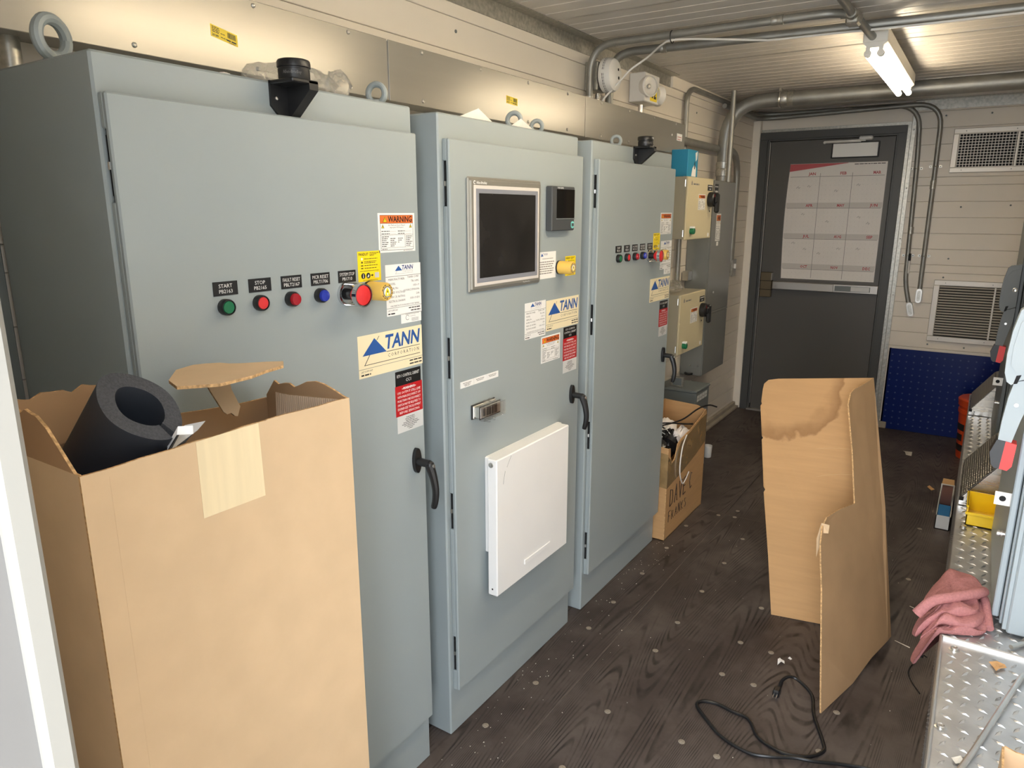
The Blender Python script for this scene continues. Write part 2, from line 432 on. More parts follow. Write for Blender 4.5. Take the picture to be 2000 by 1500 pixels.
# ------------------------------------------------------------------ room shell
XL, XR, YB, YN, ZC = -0.41, 1.94, 5.238, -0.45, 2.33
def slab(name, mats, x0, x1, y0, y1, z0, z1, label, parent=None, r=0.0):
    b = MB(); b.box(x0, x1, y0, y1, z0, z1, 0, r)
    o = b.build(name, mats, parent)
    if parent is None: struct(o, label)
    return o
# floor: dark plywood sheets laid side by side with screw heads
floor = slab('floor', DARK, XL-0.1, XR+0.1, YN-0.15, YB+0.1, -0.06, -0.0125, 'dark brown embossed plywood floor of the equipment room')
fx = [XL, 0.205, 1.42, XR]; fy = [YN-0.14, 0.55, 2.985, YB]
for i in range(3):
    for j in range(3):
        MB().box(fx[i]+0.0012, fx[i+1]-0.0012, fy[j]+0.0012, fy[j+1]-0.0012, -0.0125, 0.0, 0, 0.0012).build('floor_sheet', FLOOR, floor)
sp = [(0.064, 0.944), (0.088, 1.211), (0.088, 1.61), (0.086, 1.838), (0.09, 2.131), (0.363, 1.614), (0.36, 1.215), (0.089, 2.431),
      (0.367, 2.126), (0.613, 1.839), (0.726, 1.837), (0.613, 1.612), (0.722, 1.613), (0.616, 2.129), (0.986, 1.62), (0.61, 1.216),
      (0.72, 1.215), (0.365, 1.838), (0.355, 0.922), (0.261, 2.97), (0.251, 3.06), (0.081, 2.725), (0.18, 2.95), (0.972, 1.405),
      (0.37, 2.43), (0.37, 2.73), (0.62, 2.43), (0.62, 2.73), (0.37, 3.35), (0.62, 3.35), (0.37, 3.65), (0.62, 3.65), (0.9, 3.35), (0.37, 3.95), (1.1, 3.35), (0.9, 2.73), (1.1, 2.73)]
JF = mat('joint_dust', rgb(96, 86, 79), 0.9, var=0.15, vscale=40)
MB().box(0.2030, 0.2070, 0.56, 2.983, -0.004, 0.0003).build('joint_filler', JF, floor, 0)
MB().box(0.02, 0.95, 2.9832, 2.9868, -0.004, 0.0003).build('joint_filler', JF, floor, 0)
sc0 = None
for (x, y) in sp:
    if sc0 is None:
        b = MB(); b.lathe((x, y, 0.0), (0, 0, 1), [(0.0105, 0.0), (0.0105, 0.0012), (0.0085, 0.0022), (0.003, 0.0016)], 12, 0)
        sc0 = b.build('screw_head', SCRW, floor); base = (x, y)
    else:
        share(sc0, floor, (x-base[0], y-base[1], 0))

# siding walls: backing sheet + every board its own piece
def boards(zs_base, mod, lo, hi):
    e = set()
    for k in range(-6, 6):
        b = zs_base + mod*k
        for d in (0, 0.055, 0.163, 0.271, 0.379, 0.487): e.add(round(b+d, 4))
    e = sorted(x for x in e if lo+0.02 < x < hi-0.02)
    return [lo] + e + [hi]
wl_ = slab('wall_left', SIDING, XL-0.08, XL-0.012, YN-0.15, YB+0.08, 0, ZC, 'cream horizontal siding wall behind the control cabinets')
e = boards(2.062, 0.595, 0.0, ZC)
for a, b_ in zip(e, e[1:]):
    MB().box(XL-0.012, XL, YN, YB, a+0.0008, b_-0.0008, 0, 0.0018).build('siding_board', SIDING, wl_)
wb = slab('wall_back', SIDING, -0.41, XR+0.08, YB+0.012, YB+0.09, 0, ZC, 'cream horizontal siding wall with the exit door')
e = boards(1.17, 0.595, 0.0, ZC)
for a, b_ in zip(e, e[1:]):
    MB().box(0.66, XR, YB, YB+0.012, a+0.0008, b_-0.0008, 0, 0.0018).build('siding_board', SIDING, wb)
MB().box(XL, 0.66, YB, YB+0.012, 2.19, ZC, 0, 0.002).build('door_header_panel', SIDING, wb)
def screw_at(parent, p, d, r=0.006, m=None, name='screw'):
    b = MB(); b.lathe(p, d, [(r, 0.0), (r*0.95, r*0.35), (r*0.6, r*0.6), (r*0.2, r*0.45)], 10, 0)
    return b.build(name, m or COND, parent)
for (x, z) in [(0.86, 2.22), (1.12, 2.22), (1.02, 1.62), (0.99, 1.27), (0.975, 1.14), (0.935, 0.66), (1.16, 0.655), (1.3, 1.63)]:
    screw_at(wb, (x, YB, z), (0, -1, 0), 0.006, DGREY)
for (y, z) in [(1.469, 2.183), (2.69, 2.183), (3.91, 2.183), (0.25, 2.183)]:
    screw_at(wl_, (XL, y, z), (1, 0, 0), 0.006, DGREY)
wr = slab('wall_right', SIDING, XR+0.012, XR+0.09, YN-0.15, YB+0.08, 0, ZC, 'cream siding wall on the right behind the enclosures')
e = boards(1.17, 0.595, 0.0, ZC)
for a, b_ in zip(e, e[1:]):
    MB().box(XR, XR+0.012, YN, YB, a+0.0008, b_-0.0008, 0, 0.0018).build('siding_board', SIDING, wr)
# near wall with the open doorway the photographer stands in
b = MB(); b.box(XL-0.08, 0.672, YN-0.13, YN, 0, ZC); b.box(0.672, XR+0.08, YN-0.13, YN, 2.2, ZC)
struct(b.build('wall_near', SIDING), 'near end wall with the open doorway')
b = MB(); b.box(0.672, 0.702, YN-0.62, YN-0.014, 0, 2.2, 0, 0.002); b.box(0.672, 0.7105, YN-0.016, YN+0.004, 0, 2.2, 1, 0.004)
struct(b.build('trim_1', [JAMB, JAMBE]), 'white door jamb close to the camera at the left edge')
# ceiling panels running across, joint every 1.14 m
ce = slab('ceiling', CEIL, XL-0.08, XR+0.08, YN-0.15, YB+0.08, ZC+0.012, ZC+0.08, 'white ribbed panel ceiling')
cy = [YN, 0.90, 2.062, 3.17, 4.34, YB]
for a, b_ in zip(cy, cy[1:]):
    n = 12; st = (b_-a)/n; bb = MB()
    bb.box(XL, XR, a+0.002, b_-0.002, ZC+0.002, ZC+0.012)
    for k in range(n):
        bb.box(XL, XR, a+st*k+0.004, a+st*(k+1)-0.004, ZC, ZC+0.004, 0, 0.0025)
    bb.build('ceiling_panel', CEIL, ce)
    MB().box(XL, XR, b_-0.005, b_+0.005, ZC-0.003, ZC+0.002, 0, 0.001).build('joint_strip', ALU, ce)
# galvanised angle trims at the ceiling
def angle(name, pts_box, label):
    b = MB()
    for q in pts_box: b.box(*q, 0, 0.001)
    struct(b.build(name, GALV), label)
angle('trim_2', [(XL, XL+0.003, YN, 3.45, 2.268, ZC), (XL, XL+0.055, YN, 3.45, ZC-0.004, ZC)], 'galvanized ceiling angle along the left wall')
angle('trim_3', [(0.67, XR, YB-0.003, YB, 2.262, ZC), (0.67, XR, YB-0.05, YB, ZC-0.004, ZC)], 'galvanized ceiling angle along the back wall')
b = MB(); b.box(XL, XL+0.016, 3.45, YB, 2.268, ZC, 0, 0.002); struct(b.build('trim_4', SIDING), 'cream ceiling angle at the far left')
b = MB(); b.box(XL, -0.352, YB-0.045, YB+0.01, 0, 2.262, 0, 0.004); struct(b.build('trim_5', SIDING), 'cream corner post beside the exit door')
b = MB(); b.box(-0.352, 0.662, YB-0.004, YB, 2.172, 2.195, 0, 0.001); b.box(0.640, 0.662, YB-0.006, YB, 0.02, 2.172, 0, 0.001)
b.box(-0.356, -0.345, YB-0.006, YB, 0.02, 2.172, 0, 0.001)
struct(b.build('trim_6', GALV), 'galvanized strip around the exit door frame')
b = MB(); b.box(0.664, 0.690, YB-0.012, YB, 0.02, 2.24, 0, 0.001); o = struct(b.build('trim_7', GALV), 'galvanized angle right of the exit door')
for z in (2.14, 1.75, 1.4, 1.0, 0.7, 0.35): screw_at(o, (0.678, YB-0.012, z), (0, -1, 0), 0.0055, STEEL)
b = MB(); b.box(XL, -0.385, 2.6, YB-0.045, 0, 0.05, 0, 0.004); b.box(XL, -0.36, 2.6, YB-0.045, 0, 0.02, 0, 0.003)
struct(b.build('baseboard_left', CURB), 'grey base curb along the left wall')
b = MB(); b.box(0.69, 0.74, YB-0.03, YB, 0, 0.05, 0, 0.004)
struct(b.build('baseboard_back', CURB), 'short grey base curb right of the exit door')
b = MB(); b.box(XL, XL+0.012, YN+0.001, -0.004, 0.0, 1.86, 0, 0.002); struct(b.build('dark_wall_sheet', DGREY), 'dark grey sheet added to darken the left wall beside the nearest cabinet')  # added sheet, its dark colour stands for the dim wall in this corner
b = MB(); b.box(1.945, 1.99, YN-1.20, YN-0.16, 0.01, 2.18, 0, 0.003); b.box(1.925, 1.945, YN-1.14, YN-1.0, 1.0, 1.05, 1, 0.004)
struct(b.build('sky_block_leaf', [DGREY, STEEL]), 'unseen leaf beside the doorway, added to block sky light')  # added out of view to cut the sky light on box and jamb
g = MB(); g.box(-14, 14, -16, YN-0.66, -0.16, -0.10); struct(g.build('ground', CONC), 'outdoor concrete ground beyond the doorway')

# ------------------------------------------------------------------ control cabinets
def tann_logo(b, F, a, b0, w, h, mi_blue, mi_ink, mi_letter=None, fine=True):
    """triangle + name; a,b0 = lower left of the logo block, w,h its size"""
    ml = mi_blue if mi_letter is None else mi_letter
    b.poly(F, [(a, b0+h*0.42), (a+w*0.40, b0+h*0.42), (a+w*0.20, b0+h)], 0.0006, mi_blue)
    b.text(F, 'TANN', a+w*0.36, b0+h*0.52, w*0.62, h*0.50, 0.0006, ml, True, 2, 'l', 0.18, True)
    if fine:
        b.rect(F, a+w*0.40, a+w, b0+h*0.40, b0+h*0.42, 0.0006, mi_ink)
        b.text(F, 'C O R P O R A T I O N', a+w*0.42, b0+h*0.20, w*0.56, h*0.13, 0.0006, mi_ink, False, 1, 'l', 0, True)
        b.rect(F, a+w*0.02, a+w, b0+h*0.07, b0+h*0.09, 0.0006, mi_ink)
        b.add([F(a+w*0.02, b0+h*0.07, .0006), F(a+w*0.032, b0+h*0.07, .0006), F(a+w*0.122, b0+h*0.42, .0006), F(a+w*0.11, b0+h*0.42, .0006)], [(0,1,2,3)], mi_ink)
        b.add([F(a+w*0.235, b0+h*0.90, .0006), F(a+w*0.245, b0+h*0.90, .0006), F(a+w*0.285, b0+h*1.04, .0006), F(a+w*0.275, b0+h*1.04, .0006)], [(0,1,2,3)], mi_ink)
def plate(b, F, y0, y1, z0, z1, m=0, t=0.0005):
    b.box(y0, y1, z0, z1, 0.0, t, m, 0.0, F)
def lab_beige(F, y0, y1, z0, z1, parent, mt):
    b = MB(); plate(b, F, y0, y1, z0, z1); w = y1-y0; h = z1-z0
    tann_logo(b, F, y0+w*0.06, z0+h*0.24, w*0.90, h*0.66, 1, 2)
    b.rect(F, y0, y1, z0+h*0.205, z0+h*0.215, 0.0006, 3)
    b.text(F, '24/7 SUPPORT', y0+w*0.03, z0+h*0.125, w*0.17, h*0.045, 0.0006, 2)
    b.bars(F, y0+w*0.03, y0+w*0.17, z0+h*0.05, h*0.05, 0.0006, 2, 3)
    b.bars(F, y0+w*0.78, y0+w*0.985, z0+h*0.135, h*0.045, 0.0006, 2, 5); b.bars(F, y0+w*0.78, y0+w*0.985, z0+h*0.055, h*0.045, 0.0006, 2, 6)
    return b.build('logo_plate', [mt, INKB, INK, INKG], parent, 0)
def lab_data(F, y0, y1, z0, z1, parent):
    b = MB(); plate(b, F, y0, y1, z0, z1); w = y1-y0; h = z1-z0
    tann_logo(b, F, y0+w*0.26, z0+h*0.80, w*0.52, h*0.17, 1, 3, 4)
    b.rect(F, y0, y1, z0+h*0.765, z0+h*0.772, 0.0006, 2)
    rows = [('MANUFACTURER:', 'TANN CORP.'), ('MODEL:', 'TR110MC'), ('SERIAL No:', '1050-19'), ('RATED VOLTAGE:', '120VAC/1PH/60Hz'), ('MAIN C.B. RATING:', '20A'), ('ELECTRICAL DIAGRAM:', '1050-19-E01')]
    for i, (p, q) in enumerate(rows):
        zz = z0+h*(0.69-0.085*i)
        b.text(F, p, y0+w*0.07, zz, w*0.46, h*0.042, 0.0006, 2); b.text(F, q, y0+w*0.50, zz+h*0.02, w*0.45, h*0.042, 0.0006, 2, False, 1, 'r')
    b.text(F, 'OVERCURRENT PROTECTION PROVIDED AT SUPPLY TERMINALS', y0+w*0.1, z0+h*0.175, w*0.84, h*0.03, 0.0006, 2, False, 1, 'l', 0, True)
    b.rect(F, y0, y1, z0+h*0.150, z0+h*0.156, 0.0006, 2)
    b.text(F, '24/7 SUPPORT', y0+w*0.03, z0+h*0.09, w*0.3, h*0.032, 0.0006, 2)
    b.bars(F, y0+w*0.03, y0+w*0.22, z0+h*0.03, h*0.035, 0.0006, 2, 8); b.bars(F, y0+w*0.62, y0+w*0.97, z0+h*0.10, h*0.03, 0.0006, 2, 9); b.bars(F, y0+w*0.68, y0+w*0.97, z0+h*0.045, h*0.03, 0.0006, 2, 10)
    return b.build('data_plate', [LWHITE, INKB, INK, INKG, INKD], parent, 0)
def lab_warn(F, y0, y1, z0, z1, parent, name='warning_label'):
    b = MB(); plate(b, F, y0, y1, z0, z1); w = y1-y0; h = z1-z0; c = 0.0006
    A = lambda u: y0+w*u
    B = lambda v: z0+h*v
    t = 0.006
    for q in ((0.05, 0.95, 0.94, 0.95), (0.05, 0.95, 0.05, 0.06), (0.05, 0.058, 0.05, 0.95), (0.942, 0.95, 0.05, 0.95), (0.05, 0.95, 0.735, 0.745), (0.05, 0.95, 0.44, 0.446), (0.05, 0.95, 0.115, 0.121), (0.71, 0.716, 0.12, 0.44)):
        b.rect(F, A(q[0]), A(q[1]), B(q[2]), B(q[3]), c, 2)
    b.rect(F, A(0.058), A(0.942), B(0.745), B(0.94), c, 1)
    b.poly(F, [(A(0.12), B(0.765)), (A(0.24), B(0.765)), (A(0.18), B(0.915))], 0.0008, 2)
    b.poly(F, [(A(0.135), B(0.775)), (A(0.225), B(0.775)), (A(0.18), B(0.895))], 0.0010, 3)
    b.rect(F, A(0.175), A(0.185), B(0.81), B(0.865), 0.0012, 2); b.rect(F, A(0.175), A(0.185), B(0.787), B(0.80), 0.0012, 2)
    b.text(F, 'WARNING', A(0.26), B(0.775), w*0.66, h*0.145, 0.0009, 2, True, 2, 'l', 0, True)
    for u in (0.08, 0.84):
        b.poly(F, [(A(u), B(0.62)), (A(u+0.08), B(0.62)), (A(u+0.04), B(0.72))], c, 2); b.poly(F, [(A(u+0.012), B(0.628)), (A(u+0.068), B(0.628)), (A(u+0.04), B(0.70))], 0.0008, 3)
        b.rect(F, A(u+0.034), A(u+0.046), B(0.64), B(0.675), 0.0010, 2)
    b.text(F, 'Arc Flash and Shock Hazard', A(0.22), B(0.675), w*0.55, h*0.040, c, 2, False, 1, 'c')
    b.text(F, 'Appropriate PPE Required', A(0.26), B(0.62), w*0.46, h*0.034, c, 2, False, 1, 'c')
    for v in (0.53, 0.465):
        b.bars(F, A(0.08), A(0.30), B(v), h*0.026, c, 2, int(v*100)); b.rect(F, A(0.31), A(0.48), B(v), B(v+0.005), c, 4)
        b.bars(F, A(0.52), A(0.72), B(v), h*0.026, c, 2, int(v*200)); b.rect(F, A(0.73), A(0.90), B(v), B(v+0.005), c, 4)
    for i in range(6):
        for j, (u0, u1) in enumerate(((0.08, 0.27), (0.31, 0.48), (0.52, 0.68), (0.74, 0.92))):
            v = 0.39-0.048*i
            if i == 0 and j in (1, 2): continue
            if j == 2 and i > 2: u1 = u0+0.03
            b.bars(F, A(u0), A(u1-0.03*((i*7+j*3) % 3)), B(v), h*0.026, c, 2, i*5+j)
    b.bars(F, A(0.08), A(0.22), B(0.078), h*0.024, c, 2, 77); b.bars(F, A(0.66), A(0.93), B(0.02), h*0.018, c, 4, 78)
    return b.build(name, [LWHITE, LORG, INK, LYEL, INKG], parent, 0)
def lab_yellow(F, y0, y1, z0, z1, parent):
    b = MB(); plate(b, F, y0, y1, z0, z1); w = y1-y0; h = z1-z0; c = 0.0006
    b.text(F, 'PANDUIT', y0+w*0.05, z0+h*0.86, w*0.42, h*0.085, c, 1, True, 2, 'l', 0, True)
    for i, v in enumerate((0.93, 0.885, 0.84)): b.bars(F, y0+w*0.52, y0+w*(0.92-0.1*i), z0+h*v, h*0.028, c, 1, i+20)
    for i, v in enumerate((0.74, 0.65, 0.60, 0.52, 0.43)): b.bars(F, y0+w*0.28, y0+w*(0.86-0.05*(i % 3)), z0+h*v, h*0.032, c, 1, i+30)
    b.lathe(F(y0+w*0.18, z0+h*0.75, 0.0004), (F(0,0,1)[0]-F(0,0,0)[0], F(0,0,1)[1]-F(0,0,0)[1], 0), [(w*0.04, 0.0001), (w*0.04, 0.0004)], 10, 2)
    b.poly(F, [(y0+w*0.13, z0+h*0.61), (y0+w*0.23, z0+h*0.61), (y0+w*0.18, z0+h*0.68)], c, 1)
    b.rect(F, y0+w*0.13, y0+w*0.23, z0+h*0.515, z0+h*0.545, c, 1); b.rect(F, y0+w*0.13, y0+w*0.23, z0+h*0.425, z0+h*0.455, c, 1)
    b.bars(F, y0+w*0.08, y0+w*0.92, z0+h*0.34, h*0.025, c, 1, 41); b.bars(F, y0+w*0.2, y0+w*0.86, z0+h*0.03, h*0.02, c, 1, 42)
    N = Vector(F(0, 0, 1)) - Vector(F(0, 0, 0))
    for u in (0.21, 0.43): b.lathe(F(y0+w*u, z0+h*0.19, 0.0004), N, [(w*0.09, 0.0001), (w*0.09, 0.0003)], 16, 1)
    b.text(F, 'i', y0+w*0.18, z0+h*0.13, w*0.06, h*0.13, 0.0009, 2, True, 2, 'c')
    b.poly(F, [(y0+w*0.38, z0+h*0.14), (y0+w*0.44, z0+h*0.14), (y0+w*0.47, z0+h*0.19), (y0+w*0.44, z0+h*0.24), (y0+w*0.41, z0+h*0.19)], 0.0009, 2)
    b.poly(F, [(y0+w*0.55, z0+h*0.175), (y0+w*0.60, z0+h*0.175), (y0+w*0.60, z0+h*0.15), (y0+w*0.66, z0+h*0.195), (y0+w*0.60, z0+h*0.24), (y0+w*0.60, z0+h*0.215), (y0+w*0.55, z0+h*0.215)], c, 1)
    b.rect(F, y0+w*0.72, y0+w*0.91, z0+h*0.10, z0+h*0.28, c, 3)
    return b.build('yellow_label', [LYEL, INK, INKW, LGREY], parent, 0)
def lab_rows(F, y0, y1, z0, z1, parent, mt, ink, rows, name, head=False, res=1, pad=0.06, pt=0.06):
    b = MB(); plate(b, F, y0, y1, z0, z1); w = y1-y0; h = z1-z0; n = len(rows); st = h*(1-2*pt)/n
    for i, r in enumerate(rows):
        zz = z1-h*pt-st*(i+0.82)
        if isinstance(r, tuple): b.bars(F, y0+w*r[0], y0+w*r[1], zz, st*0.52, 0.0006, 1, i+60)
        else: b.text(F, r, y0+w*pad, zz, w*(1-2*pad), st*0.60, 0.0006, 1, head and i == 0, res, 'c')
    return b.build(name, [mt, ink], parent, 0)
RED_ROWS = ['~WARNING~', 'UPS OUTPUT STILL LIVE', 'WITH MAIN DISCONNECT OFF', 'MORE THAN ONE DISCONNECT', 'SWITCH MAY BE REQUIRED TO', 'DE-ENERGIZE THE EQUIPMENT', 'BEFORE SERVICING']
WHT_ROWS = [(0.34, 0.66), (0.30, 0.68), (0.32, 0.66), (0.22, 0.78), (0.17, 0.84), (0.25, 0.76), (0.36, 0.66), (0.42, 0.58)]

def push_button(p, cap, parent, flat=True, ring=None):
    b = MB(); x, y, z = p
    b.lathe((x, y, z), (1, 0, 0), [(0.0152, 0), (0.0155, 0.006), (0.0153, 0.012), (0.0142, 0.0145), (0.0130, 0.0145), (0.0126, 0.0125)], 24, 0)
    h = 0.0140 if flat else 0.0200
    b.lathe((x, y, z), (1, 0, 0), [(0.0122, 0.010), (0.0122, h-0.002), (0.0110, h), (0.004, h+0.0006)], 24, 1)
    return b.build('push_button', [BLACK, cap], parent)
def estop(p, parent):
    x, y, z = p; b = MB()
    b.lathe((x, y, z), (1, 0, 0), [(0.013, 0), (0.012, 0.020), (0.010, 0.034)], 20, 1)
    b.lathe((x, y, z), (1, 0, 0), [(0.012, 0.026), (0.0215, 0.038), (0.0226, 0.045), (0.0215, 0.0545), (0.009, 0.0575)], 24, 2)
    # chrome shroud: back ring, front ring, two side cheeks
    def ring(x0, x1, ro, ri, a0=0, a1=2*math.pi, n=28):
        vs = []; k = n+1
        for i in range(k):
            a = a0+(a1-a0)*i/n
            for (r, xx) in ((ro, x0), (ro, x1), (ri, x1), (ri, x0)): vs.append((x+xx, y+r*math.cos(a), z+r*math.sin(a)))
        fs = []
        for i in range(n):
            for j in range(4): q = (j+1) % 4; fs.append((i*4+j, i*4+q, (i+1)*4+q, (i+1)*4+j))
        fs += [(0,1,2,3), (n*4,n*4+3,n*4+2,n*4+1)]
        b.add(vs, fs, 0)
    ring(0.0, 0.008, 0.0255, 0.021); ring(0.044, 0.056, 0.0258, 0.0236)
    ring(0.008, 0.048, 0.0255, 0.0235, -0.62*math.pi, -0.38*math.pi, 8); ring(0.008, 0.048, 0.0255, 0.0235, 0.38*math.pi, 0.62*math.pi, 8)
    return b.build('emergency_stop', [CHROME, BLACK, BRED], parent)
def tester_knob(p, parent):
    x, y, z = p; b = MB(); n = 40
    b.lathe((x, y, z), (1, 0, 0), [(0.0225, 0), (0.0225, 0.006)], 24, 1)
    vs = []; prof = [(0.0215, 0.004), (0.0215, 0.018), (0.0208, 0.019), (0.0205, 0.052), (0.0185, 0.055)]
    for k, (r, h) in enumerate(prof):
        for j in range(n):
            rr = r*(1+(0.022 if (j % 2 and k >= 2) else 0)); a = 2*math.pi*j/n; vs.append((x+h, y+rr*math.cos(a), z+rr*math.sin(a)))
    fs = [(i*n+j, i*n+(j+1) % n, (i+1)*n+(j+1) % n, (i+1)*n+j) for i in range(len(prof)-1) for j in range(n)]
    fs.append(tuple(range((len(prof)-1)*n, len(prof)*n))); b.add(vs, fs, 0)
    b.lathe((x, y, z), (1, 0, 0), [(0.0130, 0.0552), (0.0130, 0.0556)], 24, 3); b.lathe((x, y, z), (1, 0, 0), [(0.0105, 0.0554), (0.0105, 0.0559)], 24, 2)
    F = FX(x+0.0562)
    b.poly(F, [(y-0.008, z-0.009), (y+0.008, z-0.009), (y+0.005, z+0.003), (y, z+0.010), (y-0.005, z+0.003)], 0, 4)
    b.poly(F, [(y-0.0022, z-0.001), (y+0.0022, z-0.001), (y, z+0.005)], 0.0003, 1)
    b.lathe((x, y, z-0.0045), (1, 0, 0), [(0.0026, 0.0563), (0.0026, 0.0566)], 12, 2)
    for k in range(14):
        if k % 4 == 3: continue
        a = 2*math.pi*k/14; c, s_ = math.cos(a), math.sin(a); c2, s2 = math.cos(a+0.3), math.sin(a+0.3)
        b.add([F(y+0.0150*c, z+0.0150*s_, -0.0008), F(y+0.0170*c, z+0.0170*s_, -0.0008), F(y+0.0170*c2, z+0.0170*s2, -0.0008), F(y+0.0150*c2, z+0.0150*s2, -0.0008)], [(0,1,2,3)], 1)
    return b.build('voltage_tester_knob', [GOLD, BLACK, LWHITE, INKG, LYEL], parent)
def door_handle(p, parent):
    x, y, z = p; b = MB(); n = 24
    F = FX(x); pts = [(y+0.0135*math.cos(2*math.pi*i/n), z+0.034*math.sin(2*math.pi*i/n)) for i in range(n)]
    b.prism(F, pts, 0, 0.010, 0)
    b.tube([(x+0.008, y, z-0.002), (x+0.030, y, z-0.002), (x+0.046, y+0.002, z-0.003)], 0.0105, 12, 0)
    b.sphere((x+0.046, y+0.002, z-0.006), 0.0125, 12, 0)
    b.tube(spline([(x+0.044, y+0.002, z-0.002), (x+0.056, y+0.003, z-0.035), (x+0.062, y+0.004, z-0.070), (x+0.060, y+0.004, z-0.100), (x+0.054, y+0.004, z-0.122)], 5), 0.01, 10, 0,
           True, [0.0125, 0.0122, 0.0120, 0.0117, 0.0112, 0.0108, 0.0105, 0.0102, 0.0100, 0.0098, 0.0096, 0.0095, 0.0094, 0.0093, 0.0092, 0.0091, 0.0090, 0.0090, 0.0088, 0.0085, 0.0075])
    b.lathe((x+0.0585, y+0.002, z-0.006), (1, 0, 0.15), [(0.005, -0.004), (0.005, 0.002), (0.002, 0.0025)], 10, 1)
    return b.build('door_handle', [BLACK, STEEL], parent)
def beacon(y, z, parent):
    """black stack-light base on its bracket, on the cabinet front above the door"""
    b = MB(); F = FX(0.0)
    b.prism(F, [(y-0.030, z+0.030), (y+0.030, z+0.030), (y+0.030, z-0.012), (y+0.004, z-0.040), (y-0.004, z-0.042), (y-0.030, z-0.016)], 0.0, 0.006, 0)
    b.box(y-0.030, y+0.034, z+0.022, z+0.030, 0.0, 0.070, 0, 0.002, F)
    b.prism(lambda a, c, d: (a, y+0.010+d, c), [(0.0, z+0.028), (0.070, z+0.028), (0.070, z+0.012), (0.012, z-0.034), (0.0, z-0.034)], 0.0, 0.022, 0)
    b.lathe((0.006, y-0.018, z-0.002), (1, 0, 0), [(0.004, 0), (0.004, 0.003), (0.002, 0.004)], 10, 1)
    br = b.build('beacon_bracket', [BLACK, STEEL], parent)
    c = MB(); o = (0.036, y+0.004, z+0.030)
    c.lathe(o, (0, 0, 1), [(0.029, 0), (0.0300, 0.004), (0.0300, 0.019), (0.0285, 0.020), (0.0285, 0.022), (0.0315, 0.023), (0.0315, 0.033), (0.0295, 0.036), (0.027, 0.037)], 28, 0)
    for k in range(-2, 3):
        pass
    ang = math.radians(-62)
    Ft = FP((o[0]+0.0304*math.cos(ang), o[1]+0.0304*math.sin(ang), o[2]), (-math.sin(ang), math.cos(ang), 0), (0, 0, 1))
    vs, fs, x0, x1 = text_shape('Allen-Bradley', False, 1); sc = 0.036/(x1-x0)
    pts = []
    for (u, v) in vs:
        a = ang-0.35 + ((u-x0)*sc)/0.0303; pts.append((o[0]+0.0303*math.cos(a), o[1]+0.0303*math.sin(a), o[2]+0.009+v*sc*1.3))
    c.add(pts, fs, 1)
    c.build('beacon_base', [BLACK, INKG], br)
    return br
def eye_bolt(p, parent, R=0.026, r=0.009, ang=0.0):
    b = MB(); x, y, z = p
    b.torus((x, y, z+R+r*0.9), (math.cos(ang), math.sin(ang), 0), R, r, 0, 2*math.pi, 28, 10)
    b.lathe((x, y, z), (0, 0, 1), [(0.018, 0), (0.018, 0.004), (0.011, 0.008), (0.010, 0.014)], 16, 0)
    return b.build('eye_bolt', [GREY], parent)

H = 1.83; DX = 0.0225; DZ0, DZ1 = 0.157, 1.767
def cabinet(y0, y1, dl, dr, label, eyes):
    t = thing('control_cabinet', (-0.2, (y0+y1)/2, 0), label, 'cabinet', 'grey control cabinets in a row')
    b = MB(); b.box(XL+0.012, 0.0, y0, y1, 0, H, 0, 0.004); body = b.build('cabinet_body', [GREY], t)
    d = MB()
    d.box(0.0105, DX, dl, dr, DZ0, DZ1, 0, 0.003)
    d.box(0.0005, 0.0115, dl+0.012, dr-0.004, DZ0+0.006, DZ1-0.006, 0, 0.001)
    nz = [(1.713, 1.599), (1.252, 1.138), (0.801, 0.690), (0.340, 0.223)]
    zz = DZ1
    for (a, c) in nz + [(DZ0, 0)]:
        d.box(0.0006, 0.0120, dl, dl+0.014, a, zz, 0, 0.0015); zz = c
    door = d.build('cabinet_door', [GREY], t)
    for (a, c) in nz:
        h = MB(); h.box(0.0008, 0.0104, dl+0.006, dl+0.013, c, a, 0); h.cyl((0.006, dl+0.005, c+0.01), (0.006, dl+0.005, a-0.01), 0.003, 8, 0); h.cyl((0.005, dl+0.0045, (a+c)/2-0.006), (0.005, dl+0.0045, (a+c)/2+0.006), 0.0042, 8, 1)
        h.build('hinge', [DARK, STEEL], door)
    for e in eyes: eye_bolt((e[0], e[1], H), t, *e[2:])
    return t, door
F = FX(DX)
